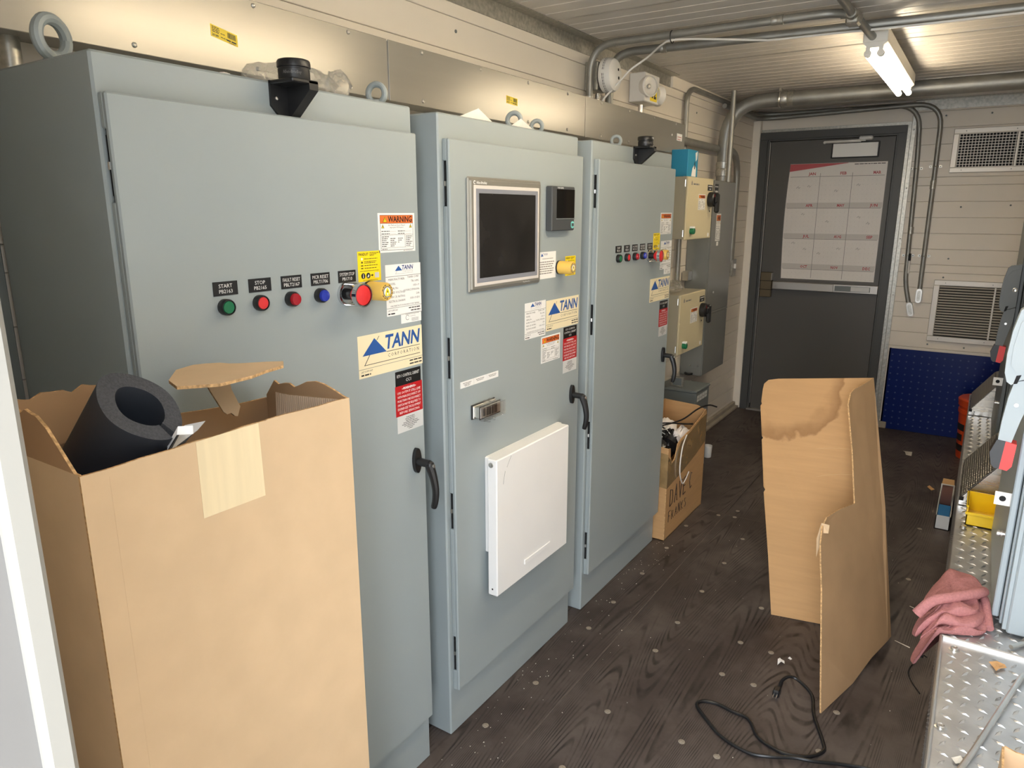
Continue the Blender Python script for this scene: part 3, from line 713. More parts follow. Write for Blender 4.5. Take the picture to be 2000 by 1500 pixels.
def full_labels(o, door, beige, mb_title, sysy):
    """labels and controls shared by the first and third cabinet; o = offset of the cabinet along the row"""
    names = [('START', 'PB2163'), ('STOP', 'PB2165'), ('FAULT RESET', 'PBLT2167'), ('MCR RESET', 'PBLT1706'), ('SYSTEM STOP', 'PB1710')]
    for i, (p, q) in enumerate(names):
        y = 0.159+o+0.0768*i; b = MB(); plate(b, F, y, y+0.052, 1.433, 1.459, 0, 0.0012); G = FX(DX+0.0008)
        b.text(G, p, y+0.004, 1.4475, 0.044, 0.0070, 0.0006, 1, False, 2, 'c'); b.text(G, q, y+0.004, 1.4375, 0.044, 0.0068, 0.0006, 1, False, 2, 'c')
        b.build('name_plate', [LBLK, INKW], door, 0)
    for i, (cap, fl) in enumerate(((BGREEN, True), (BRED, True), (BDRED, False), (BBLUE, False))):
        push_button((DX, 0.180+o+0.0768*i, 1.412), cap, door, fl)
    estop((DX, 0.486+o, 1.408), door); tester_knob((DX, 0.560+o, 1.409), door)
    lab_warn(F, 0.597+o, 0.724+o, 1.492, 1.582, door)
    lab_yellow(F, 0.527+o, 0.600+o, 1.430, 1.498, door)
    lab_data(F, 0.615+o, 0.741+o, 1.341, 1.463, door)
    b = MB(); plate(b, F, 0.664+o, 0.739+o, 1.318, 1.342, 0); b.bars(F, 0.68+o, 0.73+o, 1.3385, 0.0016, 0.0006, 1, 3)
    b.text(F, 'Controls Inc.', 0.696+o, 1.3325, 0.030, 0.0030, 0.0006, 1); b.torus((DX+0.0007, 0.687+o, 1.331), (1, 0, 0), 0.006, 0.0006, 0.4, 5.6, 14, 4, 1)
    for k in range(4): b.bars(F, 0.702+o, 0.728+o, 1.3275-0.0022*k, 0.0012, 0.0006, 1, k)
    b.build('maker_label', [LWHITE, INKG], door, 0)
    lab_beige(F, 0.514+o, 0.739+o, 1.207, 1.307, door, beige)
    lab_rows(F, 0.635+o, 0.730+o, 1.164, 1.201, door, LBLK, INKW, mb_title, 'title_plate', False, 1, 0.06, 0.14)
    lab_rows(F, 0.633+o, 0.734+o, 1.086, 1.164, door, LRED, INKW, RED_ROWS, 'red_warning_plate', True, 1, 0.07, 0.04)
    lab_rows(F, 0.637+o, 0.734+o, 1.042, 1.086, door, LGREY, INK, WHT_ROWS, 'rating_plate', False, 1, 0.06, 0.10)
cab1, door1 = cabinet(0.0, 0.750, 0.0055, 0.7405, 'large grey control cabinet nearest the doorway, behind the tall cardboard box', [(-0.165, 0.030, 0.030, 0.010, 0.35), (-0.062, 0.700, 0.021, 0.0072, 1.9)])
full_labels(0.0, door1, LBEIGE, ['RTO 1 CONTROL CABINET', 'CC1'], 0)
door_handle((DX, 0.700, 0.955), door1)
beacon(0.366, 1.801, cab1)
cab3, door3 = cabinet(1.706, 2.467, 1.7225, 2.4665, 'grey control cabinet farthest along the row, without a touch screen', [(-0.062, 2.03, 0.018, 0.0065, 1.9)])
full_labels(1.718, door3, LBEIGE, ['RTO 2 CONTROL CABINET', 'CC2'], 0)
door_handle((DX, 2.412, 0.952), door3)
beacon(2.085, 1.803, cab3)

cab2, door2 = cabinet(0.850, 1.602, 0.866, 1.6005, 'middle grey control cabinet with a touch screen and folded white shelf', [(-0.062, 1.30, 0.021, 0.0075, 1.9), (-0.075, 1.455, 0.018, 0.007, 1.9)])
# operator terminal
b = MB()
b.box(0.934, 1.310, 1.368, 1.676, 0.0, 0.008, 0, 0.004, F); b.box(0.940, 1.304, 1.374, 1.670, 0.0, 0.0125, 0, 0.004, F)
b.box(0.953, 1.291, 1.384, 1.655, 0.011, 0.0138, 1, 0.002, F); b.box(0.962, 1.282, 1.393, 1.646, 0.0125, 0.0144, 2, 0.001, F)
b.text(F, 'Allen-Bradley', 0.966, 1.6585, 0.05, 0.0062, 0.0129, 4, True, 1); b.torus(F(0.958, 1.6615, 0.0127), (1, 0, 0), 0.004, 0.0011, 0.6, 5.4, 12, 6, 4)
b.text(F, 'PanelView Plus', 1.20, 1.3765, 0.07, 0.0045, 0.0141, 4)
term = b.build('operator_terminal', [HMIF, HMII, HMIS, SCREEN, INKW], door2)
b = MB(); b.box(0.975, 1.267, 1.406, 1.634, 0.0136, 0.0152, 0, 0.0005, F); b.build('terminal_screen', [SCREEN], term) if False else b.build('terminal_screen', [SCREEN], door2)
# recorder
b = MB(); b.box(1.352, 1.500, 1.526, 1.664, 0.0, 0.024, 0, 0.003, F); b.box(1.380, 1.497, 1.566, 1.655, 0.0235, 0.0252, 1, 0.0005, F)
b.box(1.376, 1.499, 1.562, 1.5645, 0.0235, 0.0262, 3, 0.0004, F); b.text(F, 'YOKOGAWA', 1.384, 1.6565, 0.04, 0.0052, 0.0243, 2, True)
b.prism(F, [(1.476, 1.537), (1.482, 1.533), (1.490, 1.533), (1.496, 1.537), (1.496, 1.551), (1.490, 1.555), (1.482, 1.555), (1.476, 1.551)], 0.024, 0.0252, 4)
b.prism(F, [(1.479, 1.539), (1.493, 1.539), (1.493, 1.549), (1.479, 1.549)], 0.0252, 0.0258, 0)
b.build('chart_recorder', [mat('recorder_charcoal', rgb(72, 74, 76), 0.45), mat('recorder_glass', rgb(16, 14, 14), 0.06), INKW, mat('recorder_edge', rgb(112, 114, 116), 0.4), mat('key_teal', rgb(120, 206, 200), 0.4)], door2)
lab_yellow(F, 1.486, 1.558, 1.375, 1.440, door2); tester_knob((DX, 1.441, 1.407), door2)
# handwritten paper
b = MB(); plate(b, F, 1.312, 1.421, 1.376, 1.461); b.poly(F, [(1.325, 1.447), (1.341, 1.447), (1.333, 1.457)], 0.0006, 1); b.text(F, 'TANN', 1.339, 1.450, 0.03, 0.007, 0.0006, 3, False, 1, 'l', 0.15)
b.bars(F, 1.335, 1.405, 1.4385, 0.0025, 0.0006, 2, 1)
for k in range(6): b.bars(F, 1.316, 1.410-0.006*(k % 3), 1.4275-0.0072*k, 0.0042, 0.0006, 2, k+90)
b.build('inspection_paper', [LWHITE, INKB, INKG, INKD], door2, 0)
lab_data(F, 1.232, 1.359, 1.193, 1.308, door2); lab_beige(F, 1.363, 1.587, 1.202, 1.303, door2, LBEIGE)
lab_warn(F, 1.333, 1.458, 1.099, 1.187, door2)
lab_rows(F, 1.482, 1.577, 1.160, 1.199, door2, LBLK, INKW, ['RTO COMMON', 'CONTROL CABINET', 'CC0'], 'title_plate', False, 1, 0.06, 0.08)
lab_rows(F, 1.480, 1.580, 1.082, 1.160, door2, LRED, INKW, RED_ROWS, 'red_warning_plate', True, 1, 0.07, 0.04)
lab_rows(F, 1.482, 1.580, 1.038, 1.082, door2, LGREY, INK, WHT_ROWS, 'rating_plate', False, 1, 0.06, 0.10)
for k in range(3):
    b = MB(); y = 0.897+0.0625*k; plate(b, F, y, y+0.0615, 1.105, 1.1235, 0, 0.0010)
    for q in range(3 if k == 0 else 2): b.bars(F, y+0.011+0.004*q, y+0.050-0.003*q, 1.1168-0.0040*q, 0.0026, 0.0012, 1, q+k*5)
    b.build('tag_strip', [LWHITE, INKG], door2, 0)
door_handle((DX, 1.545, 0.952), door2)
# panel interface port under a clear cover
b = MB(); b.box(0.943, 1.062, 1.003, 1.047, 0.0, 0.004, 0, 0.002, F); b.box(0.946, 1.059, 1.006, 1.044, 0.004, 0.009, 1, 0.002, F); b.box(0.952, 1.053, 1.009, 1.041, 0.008, 0.026, 1, 0.002, F)
b.box(0.949, 1.056, 1.005, 1.045, 0.0255, 0.0275, 0, 0.002, F); b.box(0.953, 1.052, 1.009, 1.041, 0.027, 0.029, 1, 0.001, F)
b.box(0.964, 0.974, 1.014, 1.036, 0.029, 0.0302, 0, 0, F); b.box(0.983, 1.002, 1.013, 1.037, 0.029, 0.0302, 0, 0, F); b.box(1.008, 1.034, 1.012, 1.038, 0.029, 0.0302, 0, 0, F)
port = b.build('interface_port', [BLACK, STEEL], door2)
b = MB()
b.box(0.948, 1.057, 1.004, 1.046, 0.044, 0.046, 0, 0.001, F); b.box(0.948, 0.950, 1.004, 1.046, 0.029, 0.045, 0, 0, F); b.box(1.055, 1.057, 1.004, 1.046, 0.029, 0.045, 0, 0, F); b.box(0.948, 1.057, 1.004, 1.006, 0.029, 0.045, 0, 0, F); b.box(0.948, 1.057, 1.044, 1.046, 0.029, 0.045, 0, 0, F)
for yy, zz in ((0.985, 1.052), (1.010, 1.052), (0.985, 0.998), (1.010, 0.998)): b.cyl(F(yy, zz, 0.018), F(yy, zz, 0.038), 0.006, 10, 0)
b.build('clear_cover', [CLEAR], port) if False else b.build('clear_port_cover', [CLEAR], door2)
# fold-down shelf
b = MB(); b.box(1.010, 1.452, 0.564, 0.872, 0.0, 0.016, 0, 0.002, F); b.box(1.016, 1.446, 0.868, 0.8725, 0.0, 0.020, 0, 0.001, F)
b.build('shelf_bracket', [WHITEP], door2)
b = MB(); b.box(0.996, 1.436, 0.430, 0.874, 0.019, 0.054, 0, 0.003, F)
b.box(1.150, 1.315, 0.472, 0.490, 0.0535, 0.0575, 0, 0.0035, F)
b.lathe((DX+0.034, 0.996, 0.857), (0, -1, 0), [(0.008, 0), (0.008, 0.003), (0.005, 0.004)], 14, 1); b.lathe((DX+0.036, 0.996, 0.452), (0, -1, 0), [(0.003, 0.0002), (0.003, 0.0006)], 10, 2)
Fs = FX(DX+0.0542)
b.tube([F(1.030, 0.79, 0.0543), F(1.033, 0.806, 0.0543), F(1.040, 0.829, 0.0543)], 0.0005, 4, 3); b.tube([F(1.050, 0.838, 0.0543), F(1.060, 0.852, 0.0543), F(1.074, 0.868, 0.0543)], 0.0004, 4, 3)
b.build('folding_shelf', [WHITEP, STEEL, DARK, INKG], door2)

# ------------------------------------------------------------------ wireway above the cabinets
WX = -0.30; WZ0, WZ1 = 1.902, 2.058
def wireway(y0, y1, label, sticker=None, bottom_screws=True):
    t = thing('wall_wireway', (-0.355, (y0+y1)/2, WZ0), label, 'wireway', 'grey wireway sections on the left wall')
    b = MB(); b.box(XL+0.001, WX-0.004, y0+0.002, y1-0.002, WZ0, WZ1, 0, 0.001); b.build('trough', [WIREWAY], t)
    c = MB(); c.box(WX-0.004, WX, y0+0.0025, y1-0.0025, WZ0-0.004, WZ1+0.003, 0, 0.0012); cv = c.build('cover', [WIREWAY], t)
    for y in SCY:
        if y0 < y < y1:
            for z in (2.050, 1.913): screw_at(cv, (WX, y, z), (1, 0, 0), 0.0055, STEEL)
    return t, cv
SCY = [0.254-0.305, 0.254, 0.553, 0.853, 1.155, 1.459, 1.762, 2.064, 2.370, 2.668, 2.975, 3.28]
wy = [-0.215, 1.005, 2.222, 3.433]
w1, c1 = wireway(wy[0], wy[1], 'grey wall wireway section above the cabinet nearest the doorway, large yellow sticker')
w2, c2 = wireway(wy[1], wy[2], 'grey wall wireway section above the middle cabinet, small yellow sticker')
w3, c3 = wireway(wy[2], wy[3], 'grey wall wireway section farthest from the doorway, small white sticker')
FW = FX(WX)
def barcode(parent, F, a0, a1, b0, b1, skew=0.0, seed=1, base=LYEL):
    G = lambda a, b, c=0.0: F(a, b + skew*(a-a0), c)
    b = MB(); b.prism(G, [(a0, b0), (a1, b0), (a1, b1), (a0, b1)], 0.0, 0.0004, 0); w = a1-a0; h = b1-b0; rr = random.Random(seed)
    for k in range(4): b.bars(G, a0+w*0.05, a0+w*0.32, b0+h*(0.82-0.13*k), h*0.09, 0.0006, 1, k+seed)
    b.text(G, '20189', a0+w*0.04, b0+h*0.10, w*0.24, h*0.2, 0.0006, 1, True, 1)
    b.bars(G, a0+w*0.36, a0+w*0.52, b0+h*0.5, h*0.08, 0.0006, 1, 9); b.bars(G, a0+w*0.36, a0+w*0.58, b0+h*0.2, h*0.08, 0.0006, 1, 10)
    a = a0+w*0.62
    while a < a0+w*0.93:
        t = rr.choice((0.008, 0.014, 0.02))*w; b.rect(G, a, a+t, b0+h*0.42, b0+h*0.88, 0.0006, 1); a += t+rr.choice((0.008, 0.014))*w
    b.bars(G, a0+w*0.58, a0+w*0.95, b0+h*0.16, h*0.16, 0.0006, 1, 12); b.bars(G, a0+w*0.66, a0+w*0.9, b0+h*0.04, h*0.06, 0.0006, 1, 13)
    return b.build('barcode_sticker', [base, INK], parent, 0)
barcode(c1, FW, 0.434, 0.502, 1.964, 1.989, -0.18, 3); barcode(c2, FW, 1.615, 1.688, 1.963, 1.988, -0.04, 5); 
b = MB(); b.box(3.305, 3.385, 1.968, 2.005, 0, 0.0005, 0, 0, FW); b.bars(FW, 3.315, 3.375, 1.985, 0.006, 0.0007, 1, 4); b.bars(FW, 3.315, 3.36, 1.973, 0.005, 0.0007, 1, 5)
b.build('white_sticker', [LWHITE, INKR], c3, 0)
b = MB(); b.prism(FW, [(3.232+0.007*math.cos(k*0.5236), 1.991+0.006*math.sin(k*0.5236)) for k in range(12)], 0, 0.0006, 0); b.build('paint_chip', [LWHITE], c3, 0)
for (y, z) in ((0.56, 2.0), (0.565, 1.99), (0.585, 1.975)):
    pass

# ------------------------------------------------------------------ plastic and papers on top of the cabinets
def crumple(cx, cy, z0, lx, ly, h, seed, n=16, m=14):
    zmin = z0
    rr = random.Random(seed); b = MB(); vs = []
    for i in range(n+1):
        for j in range(m):
            a = 2*math.pi*j/m; u = i/n*2-1; r = math.sqrt(max(0.0, 1-u*u))
            k = 1+rr.uniform(-0.28, 0.28)
            vs.append((cx+u*lx/2, cy+math.cos(a)*r*ly/2*k, z0+h/2+math.sin(a)*r*h/2*k))
    fs = [(i*m+j, i*m+(j+1) % m, (i+1)*m+(j+1) % m, (i+1)*m+j) for i in range(n) for j in range(m)]
    vs = [(x, y, max(z, zmin)) for x, y, z in vs]; b.add(vs, fs); return b
def rotz_mb(b, c, a):
    ca, sa = math.cos(a), math.sin(a); b.v = [(c[0]+(x-c[0])*ca-(y-c[1])*sa, c[1]+(x-c[0])*sa+(y-c[1])*ca, z) for x, y, z in b.v]; return b
b = rotz_mb(crumple(-0.075, 0.46, H+0.001, 0.25, 0.09, 0.050, 4, 18, 12), (-0.075, 0.46), math.radians(90))
k = crumple(-0.07, 0.585, H+0.001, 0.06, 0.06, 0.062, 8, 10, 10); b.add(k.v, k.f)
b.tube(spline([(-0.07, 0.60, H+0.012), (-0.075, 0.625, H+0.010), (-0.08, 0.65, H+0.007), (-0.08, 0.662, H+0.006)], 4), 0.005, 6)
tag(b.build('plastic_bag', [FILM]), 'crumpled clear plastic bag lying on top of the nearest cabinet', 'plastic bag')
def loose_sheet(pts, label, name='paper_sheet', mt=None):
    b = MB(); n = len(pts); vs = [(x, y, z) for x, y, z in pts] + [(x, y, z+0.0008) for x, y, z in pts]
    b.add(vs, [tuple(range(n))[::-1], tuple(range(n, 2*n))] + [(i, (i+1) % n, n+(i+1) % n, n+i) for i in range(n)])
    return tag(b.build(name, [mt or TISSUE], None, 0), label, 'paper')
loose_sheet([(-0.10, 0.96, H+0.001), (-0.02, 0.97, H+0.002), (-0.016, 1.05, H+0.030), (-0.02, 1.12, H+0.003), (-0.10, 1.12, H+0.001)], 'white paper on the middle cabinet top, nearer the doorway')
loose_sheet([(-0.045, 1.19, H+0.001), (-0.02, 1.22, H+0.002), (-0.018, 1.27, H+0.026), (-0.03, 1.36, H+0.003), (-0.045, 1.36, H+0.001)], 'white paper on the middle cabinet top in front of the lifting eye')
b = crumple(-0.05, 0.275, H+0.001, 0.02, 0.03, 0.010, 12, 8, 8); tag(b.build('paper_scrap', [TISSUE]), 'tiny white scrap on the nearest cabinet top edge', 'paper scrap')

# ------------------------------------------------------------------ conduits
def conduit(name, pts, r, bend, label, couplings=(), straps=(), group='galvanized conduits', cat='conduit', n=12, mt=None):
    path = fillet(pts, bend); o = thing(name, tuple(pts[0]), label, cat, group)
    b = MB(); b.tube(path, r, n, 0); b.build('pipe', [mt or COND], o)
    for (p, d, L, k) in couplings:
        c = MB(); d = Vector(d).normalized(); p = Vector(p); c.lathe(p-d*L/2, d, [(r*1.0, 0), (r*k, 0.002), (r*k, L*0.42), (r*(k-0.06), L*0.5), (r*k, L*0.58), (r*k, L-0.002), (r*1.0, L)], n, 0); c.build('coupling', [GALV], o)
    for (p, ax, sd) in straps:   # strap at p, pipe axis ax, wall side dir sd
        c = MB(); p = Vector(p); ax = Vector(ax); sd = Vector(sd); e = ax.cross(sd)
        pa = [p + (e*math.cos(a) - sd*math.sin(a))*(r+0.0015) for a in [math.pi*k/8 for k in range(9)]]
        c.tube([q for q in pa], 0.0025, 6, 0)
        for s_ in (-1, 1):
            q = p + e*s_*(r+0.014) + sd*(r*0.9)
            w = 0.009; vs = [q + e*(i*w) + ax*(j*0.008) + sd*(k*0.0015) for i in (-1, 1) for j in (-1, 1) for k in (-1, 1)]
            c.add(vs, [(0,1,3,2), (4,6,7,5), (0,4,5,1), (2,3,7,6), (0,2,6,4), (1,5,7,3)], 0)
            c.lathe(q - sd*0.0015, -sd, [(0.0035, 0), (0.0035, 0.002)], 8, 1)
        c.build('strap', [GALV, DARK], o)
    return o
X_ = (1, 0, 0); Z_ = (0, 0, 1); Y_ = (0, 1, 0)
conduit('ceiling_conduit', [(-0.375, 2.40, WZ1), (-0.375, 2.40, 2.298), (0.60, 2.408, 2.298), (0.655, 2.445, 2.298)], 0.0155, 0.17, 'galvanized conduit running across the ceiling to the tee fitting',
        [((-0.375, 2.40, 2.075), Z_, 0.03, 1.25), ((0.42, 2.406, 2.298), X_, 0.045, 1.15)])
conduit('ceiling_conduit', [(-0.375, 2.60, WZ1), (-0.375, 2.60, 2.298), (0.32, 2.65, 2.298), (XR-0.001, 2.765, 2.298)], 0.0185, 0.17, 'galvanized conduit crossing the ceiling behind the tee, with a white cable tied along it',
        [((-0.12, 2.618, 2.298), (1, 0.07, 0), 0.03, 1.18)])
conduit('ceiling_conduit', [(0.675, 0.4, 2.296), (0.675, 2.43, 2.296)], 0.015, 0.05, 'galvanized conduit along the ceiling from the overhead lamp to the tee fitting')
conduit('ceiling_conduit', [(0.685, 2.54, 2.292), (0.705, 2.70, 2.272), (0.715, 2.765, 2.262)], 0.015, 0.03, 'short galvanized conduit from the tee fitting to the visible lamp', [((0.711, 2.75, 2.264), (0.15, 1, -0.15), 0.022, 1.3)])
# tee fitting
b = MB(); b.lathe((0.675, 2.425, 2.294), (0.05, 1, 0), [(0.018, 0), (0.021, 0.006), (0.021, 0.10), (0.018, 0.112), (0.016, 0.12)], 14); b.box(0.652, 0.698, 2.452, 2.518, 2.262, 2.29, 0, 0.006); b.lathe((0.66, 2.45, 2.297), (-0.85, -0.35, 0), [(0.016, -0.012), (0.018, 0.01), (0.018, 0.022)], 12)
tag(b.build('conduit_tee', [GALV]), 'grey conduit tee fitting on the ceiling before the lamp', 'conduit fitting')
conduit('large_conduit', [(-0.315, 4.215, 1.765), (-0.315, 4.215, 2.268), (XR-0.001, 4.285, 2.268)], 0.044, 0.26, 'thick galvanized pipe rising from the grey wall panel and crossing the ceiling',
        [((0.055, 4.229, 2.268), (1, 0.03, 0), 0.075, 1.10), ((-0.315, 4.215, 1.86), Z_, 0.09, 1.12)], ())
b = MB(); b.torus((0.010, 4.227, 2.268), (1, 0.03, 0), 0.047, 0.006, 0, 6.283, 24, 6); b.box(0.003, 0.017, 4.205, 4.249, 2.31, 2.33, 0, 0.001)
tag(b.build('pipe_clamp', [STEEL]), 'bright clamp holding the thick pipe to the ceiling', 'pipe clamp')
conduit('thin_conduit', [(-0.255, 4.140, 1.775), (-0.255, 4.140, 2.329)], 0.0165, 0.05, 'bright thin conduit rising straight from the grey wall panel to the ceiling')
conduit('wall_conduit', [(-0.385, 3.66, 1.02), (-0.385, 3.66, 2.255), (-0.385, 3.75, 2.30), (-0.385, YB-0.045, 2.30), (0.70, YB-0.026, 2.30), (0.722, YB-0.020, 1.98), (0.745, YB-0.020, 1.10), (0.782, YB-0.020, 0.955)], 0.0155, 0.16,
        'galvanized conduit over the exit door, ending lower left of the two hanging down',
        [((0.738, YB-0.02, 1.46), (0.02, 0, -1), 0.05, 1.18), ((0.25, YB-0.034, 2.30), X_, 0.05, 1.15)], [((0.7235, YB-0.02, 1.88), Z_, Y_), ((0.7415, YB-0.02, 1.285), Z_, Y_), ((-0.385, 3.66, 1.80), Z_, (-1, 0, 0))])
conduit('wall_conduit', [(-0.36, 4.30, 2.265), (-0.36, YB-0.075, 2.265), (0.835, YB-0.055, 2.30), (0.838, YB-0.020, 1.97), (0.842, YB-0.020, 1.055)], 0.0155, 0.16,
        'galvanized conduit over the exit door, ending straight beside the lower vent',
        [((0.838, YB-0.02, 1.77), Z_, 0.06, 1.18)], [((0.838, YB-0.02, 1.89), Z_, Y_), ((0.841, YB-0.02, 1.285), Z_, Y_)])
def conduit_body(p, d, label):
    d = Vector(d).normalized(); p = Vector(p); e = Vector((d.z, 0, -d.x)); Fb = FP(p, e, d)
    def stad(w, h, c0, c1, b, m):
        pts = [(w*math.cos(a), h-w+w*math.sin(a)) for a in [math.pi*k/8 for k in range(9)]] + [(w*math.cos(a), -h+w+w*math.sin(a)) for a in [math.pi+math.pi*k/8 for k in range(9)]]
        b.prism(Fb, pts, c0, c1, m)
    b = MB(); s_ = 1 if Vector(Fb(0, 0, 1)).y < p.y else -1
    stad(0.020, 0.052, -0.018*s_, 0.018*s_, b, 0); t = b.build('outlet_fitting', [GALV])
    tag(t, label, 'conduit fitting', 'conduit outlet bodies on the back wall')
    c = MB(); stad(0.0165, 0.047, 0.018*s_, 0.021*s_, c, 0); stad(0.011, 0.038, 0.021*s_, 0.0225*s_, c, 1)
    c.build('cover_plate', [STEEL, GALV], t)
conduit_body((0.798, YB-0.020, 0.905), (0.25, 0, -1), 'tilted oval conduit outlet body, lower of the two beside the vent')
conduit_body((0.842, YB-0.020, 1.005), (0, 0, -1), 'upright oval conduit outlet body, upper of the two beside the vent')
conduit('wall_conduit', [(-0.352, wy[3]-0.002, 1.988), (-0.352, 4.17, 1.988)], 0.0225, 0.05, 'short horizontal pipe from the wireway end to the thick pipe')
conduit('wall_conduit', [(-0.352, 4.262, 1.995), (-0.352, 4.66, 1.995), (-0.362, 4.69, 1.24)], 0.0225, 0.20, 'bent pipe arching from the thick pipe down the wall to the switch box', [((-0.352, 4.32, 1.995), Y_, 0.06, 1.15)])
# small conduit drops between wireway and devices
conduit('device_conduit', [(-0.372, 2.475, WZ1), (-0.372, 2.475, 2.11)], 0.009, 0.03, 'short bright conduit below the smoke detector', [((-0.372, 2.475, 2.095), Z_, 0.022, 1.5)], mt=STEEL)
conduit('device_conduit', [(-0.365, 2.945, WZ1), (-0.365, 2.945, 2.115)], 0.012, 0.03, 'short bright conduit below the white strobe box', mt=STEEL)
# white cable looping up and tied along the ceiling conduit
b = MB(); cab = [(-0.33, 2.43, WZ1-0.004), (-0.32, 2.445, 2.085), (-0.262, 2.47, 2.15), (-0.225, 2.50, 2.20), (-0.15, 2.51, 2.245), (-0.06, 2.44, 2.272), (0.0, 2.410, 2.278), (0.10, 2.48, 2.283), (0.30, 2.61, 2.279), (0.36, 2.628, 2.277), (0.60, 2.648, 2.277), (0.85, 2.665, 2.275), (1.20, 2.69, 2.277), (1.60, 2.715, 2.278), (XR-0.002, 2.735, 2.280)]
b.tube(spline(cab, 6), 0.0045, 8, 0); t = b.build('white_cable', [WHITE]); tag(t, 'thin white cable looping from the wireway up along the ceiling conduit', 'cable')
b = MB(); b.torus((0.0, 2.402, 2.289), (1, 0, 0), 0.0235, 0.0022, 0, 6.283, 16, 6); b.build('zip_tie', [RUBBER], t)

conduit('flexible_conduit', [(-0.382, 0.055, H+0.001), (-0.382, 0.055, WZ0)], 0.021, 0.05, 'short bright conduit behind the large lifting eye at the top left', mt=GALV)
# ------------------------------------------------------------------ smoke detector and strobe
t = thing('smoke_detector', (-0.36, 2.46, 2.10), 'round white smoke detector on a steel junction box, high on the left wall', 'smoke detector')
b = MB(); b.box(XL+0.001, -0.345, 2.415, 2.515, 2.115, 2.235, 0, 0.003); b.cyl((-0.377, 2.4149, 2.15), (-0.377, 2.4130, 2.15), 0.011, 14, 0); b.cyl((-0.377, 2.4149, 2.20), (-0.377, 2.4130, 2.20), 0.011, 14, 0); b.build('junction_box', [GALV], t)
dc = (-0.345, 2.470, 2.180)
b = MB(); b.lathe(dc, X_, [(0.060, 0), (0.062, 0.006), (0.055, 0.010)], 32, 0); b.build('detector_base', [BLACK], t)
b = MB(); b.lathe(dc, X_, [(0.070, 0.008), (0.074, 0.012), (0.075, 0.026), (0.072, 0.048), (0.066, 0.060), (0.052, 0.067), (0.020, 0.069)], 36, 0)
for k in range(4):
    h = 0.030+0.005*k
    for j in range(36):
        if j % 9 == 8: continue
        a0 = 2*math.pi*(j+0.1)/36; a1 = 2*math.pi*(j+0.9)/36; r = 0.0752-0.0016*k
        b.add([(dc[0]+h+dx, dc[1]+r*math.cos(a), dc[2]+r*math.sin(a)) for (a, dx) in ((a0, 0), (a1, 0), (a1, 0.0022), (a0, 0.0022))], [(0,1,2,3)], 1)
b.lathe((dc[0]+0.0688, dc[1]+0.018, dc[2]-0.012), X_, [(0.007, 0), (0.007, 0.0008)], 12, 1); b.lathe((dc[0]+0.0685, dc[1]+0.012, dc[2]+0.022), X_, [(0.006, 0), (0.006, 0.0012)], 12, 1); b.lathe((dc[0]+0.068, dc[1]+0.022, dc[2]+0.022), X_, [(0.006, 0), (0.005, 0.004)], 12, 2)
b.build('detector_head', [WHITE, DARK, CLEAR], t)
t = thing('warning_strobe', (-0.35, 3.0, 2.12), 'white warning strobe box with two round lamps and a yellow 02 label', 'strobe light')
b = MB(); b.box(XL+0.001, -0.325, 2.895, 3.085, 2.125, 2.262, 0, 0.004); b.build('strobe_housing', [WHITE], t)
for (o, d) in (((-0.326, 2.925, 2.195), (1, -0.45, 0)), ((-0.345, 3.082, 2.175), (0.35, 1, 0))):
    b = MB(); b.lathe(o, d, [(0.045, -0.012), (0.050, 0.004), (0.052, 0.026), (0.046, 0.030), (0.044, 0.020), (0.012, 0.010)], 26, 0); b.lathe(o, d, [(0.010, 0.010), (0.012, 0.016), (0.006, 0.020)], 12, 2); b.build('lamp_head', [WHITE, CLEAR, STEEL], t)
    b = MB(); b.lathe(o, d, [(0.046, 0.0285), (0.040, 0.034), (0.022, 0.038), (0.004, 0.039)], 26, 0); b.build('lamp_lens', [CLEAR], t)
b = MB(); Fs = FX(-0.325); b.box(2.968, 3.056, 2.135, 2.222, 0, 0.0006, 0, 0, Fs); b.text(Fs, '02', 2.980, 2.150, 0.066, 0.058, 0.0008, 1, True, 2, 'c', 0, True); b.build('number_label', [LYEL, INK], t, 0)

# ------------------------------------------------------------------ wall equipment beyond the cabinets
t = thing('wall_panel_enclosure', (-0.33, 4.09, 0.53), 'tall flat grey electrical enclosure on the left wall beside the exit door', 'enclosure')
b = MB(); b.box(XL+0.001, -0.262, 3.865, 4.325, 0.534, 1.778, 0, 0.004); b.build('enclosure_body', [PANELG], t)
b = MB(); b.box(-0.262, -0.256, 3.868, 4.322, 0.95, 1.774, 0, 0.002); b.box(-0.262, -0.254, 3.868, 4.322, 0.936, 0.948, 0, 0.002); b.box(-0.262, -0.257, 3.868, 4.322, 0.538, 0.933, 0, 0.002); b.build('enclosure_cover', [PANELG], t)
FE = FX(-0.256)
b = MB(); b.box(3.885, 3.955, 1.685, 1.755, 0, 0.001, 0, 0, FE); b.bars(FE, 3.89, 3.95, 1.735, 0.010, 0.0012, 1, 3); b.bars(FE, 3.895, 3.945, 1.705, 0.014, 0.0012, 1, 4); b.build('title_plate', [LBLK, INKW], t, 0)
lab_warn(FE, 3.955, 4.045, 1.405, 1.575, t)
b = MB(); b.box(3.985, 4.02, 1.375, 1.40, 0, 0.001, 0, 0, FE); b.build('white_sticker', [LWHITE], t, 0)
b = MB(); b.lathe((-0.257, 3.99, 1.075), X_, [(0.008, 0), (0.007, 0.004), (0.003, 0.005)], 10, 0); b.lathe((-0.34, 3.8655, 0.60), (0, -1, 0), [(0.007, 0), (0.006, 0.004)], 10, 0); b.lathe((-0.29, 3.8655, 0.60), (0, -1, 0), [(0.007, 0), (0.006, 0.004)], 10, 0); b.build('cover_screws', [STEEL], t)
b = MB(); b.torus((-0.345, 3.862, 0.545), (0, 0, 1), 0.022, 0.008, 0, 6.28, 18, 8); b.build('cable_gland', [BLACK], t)
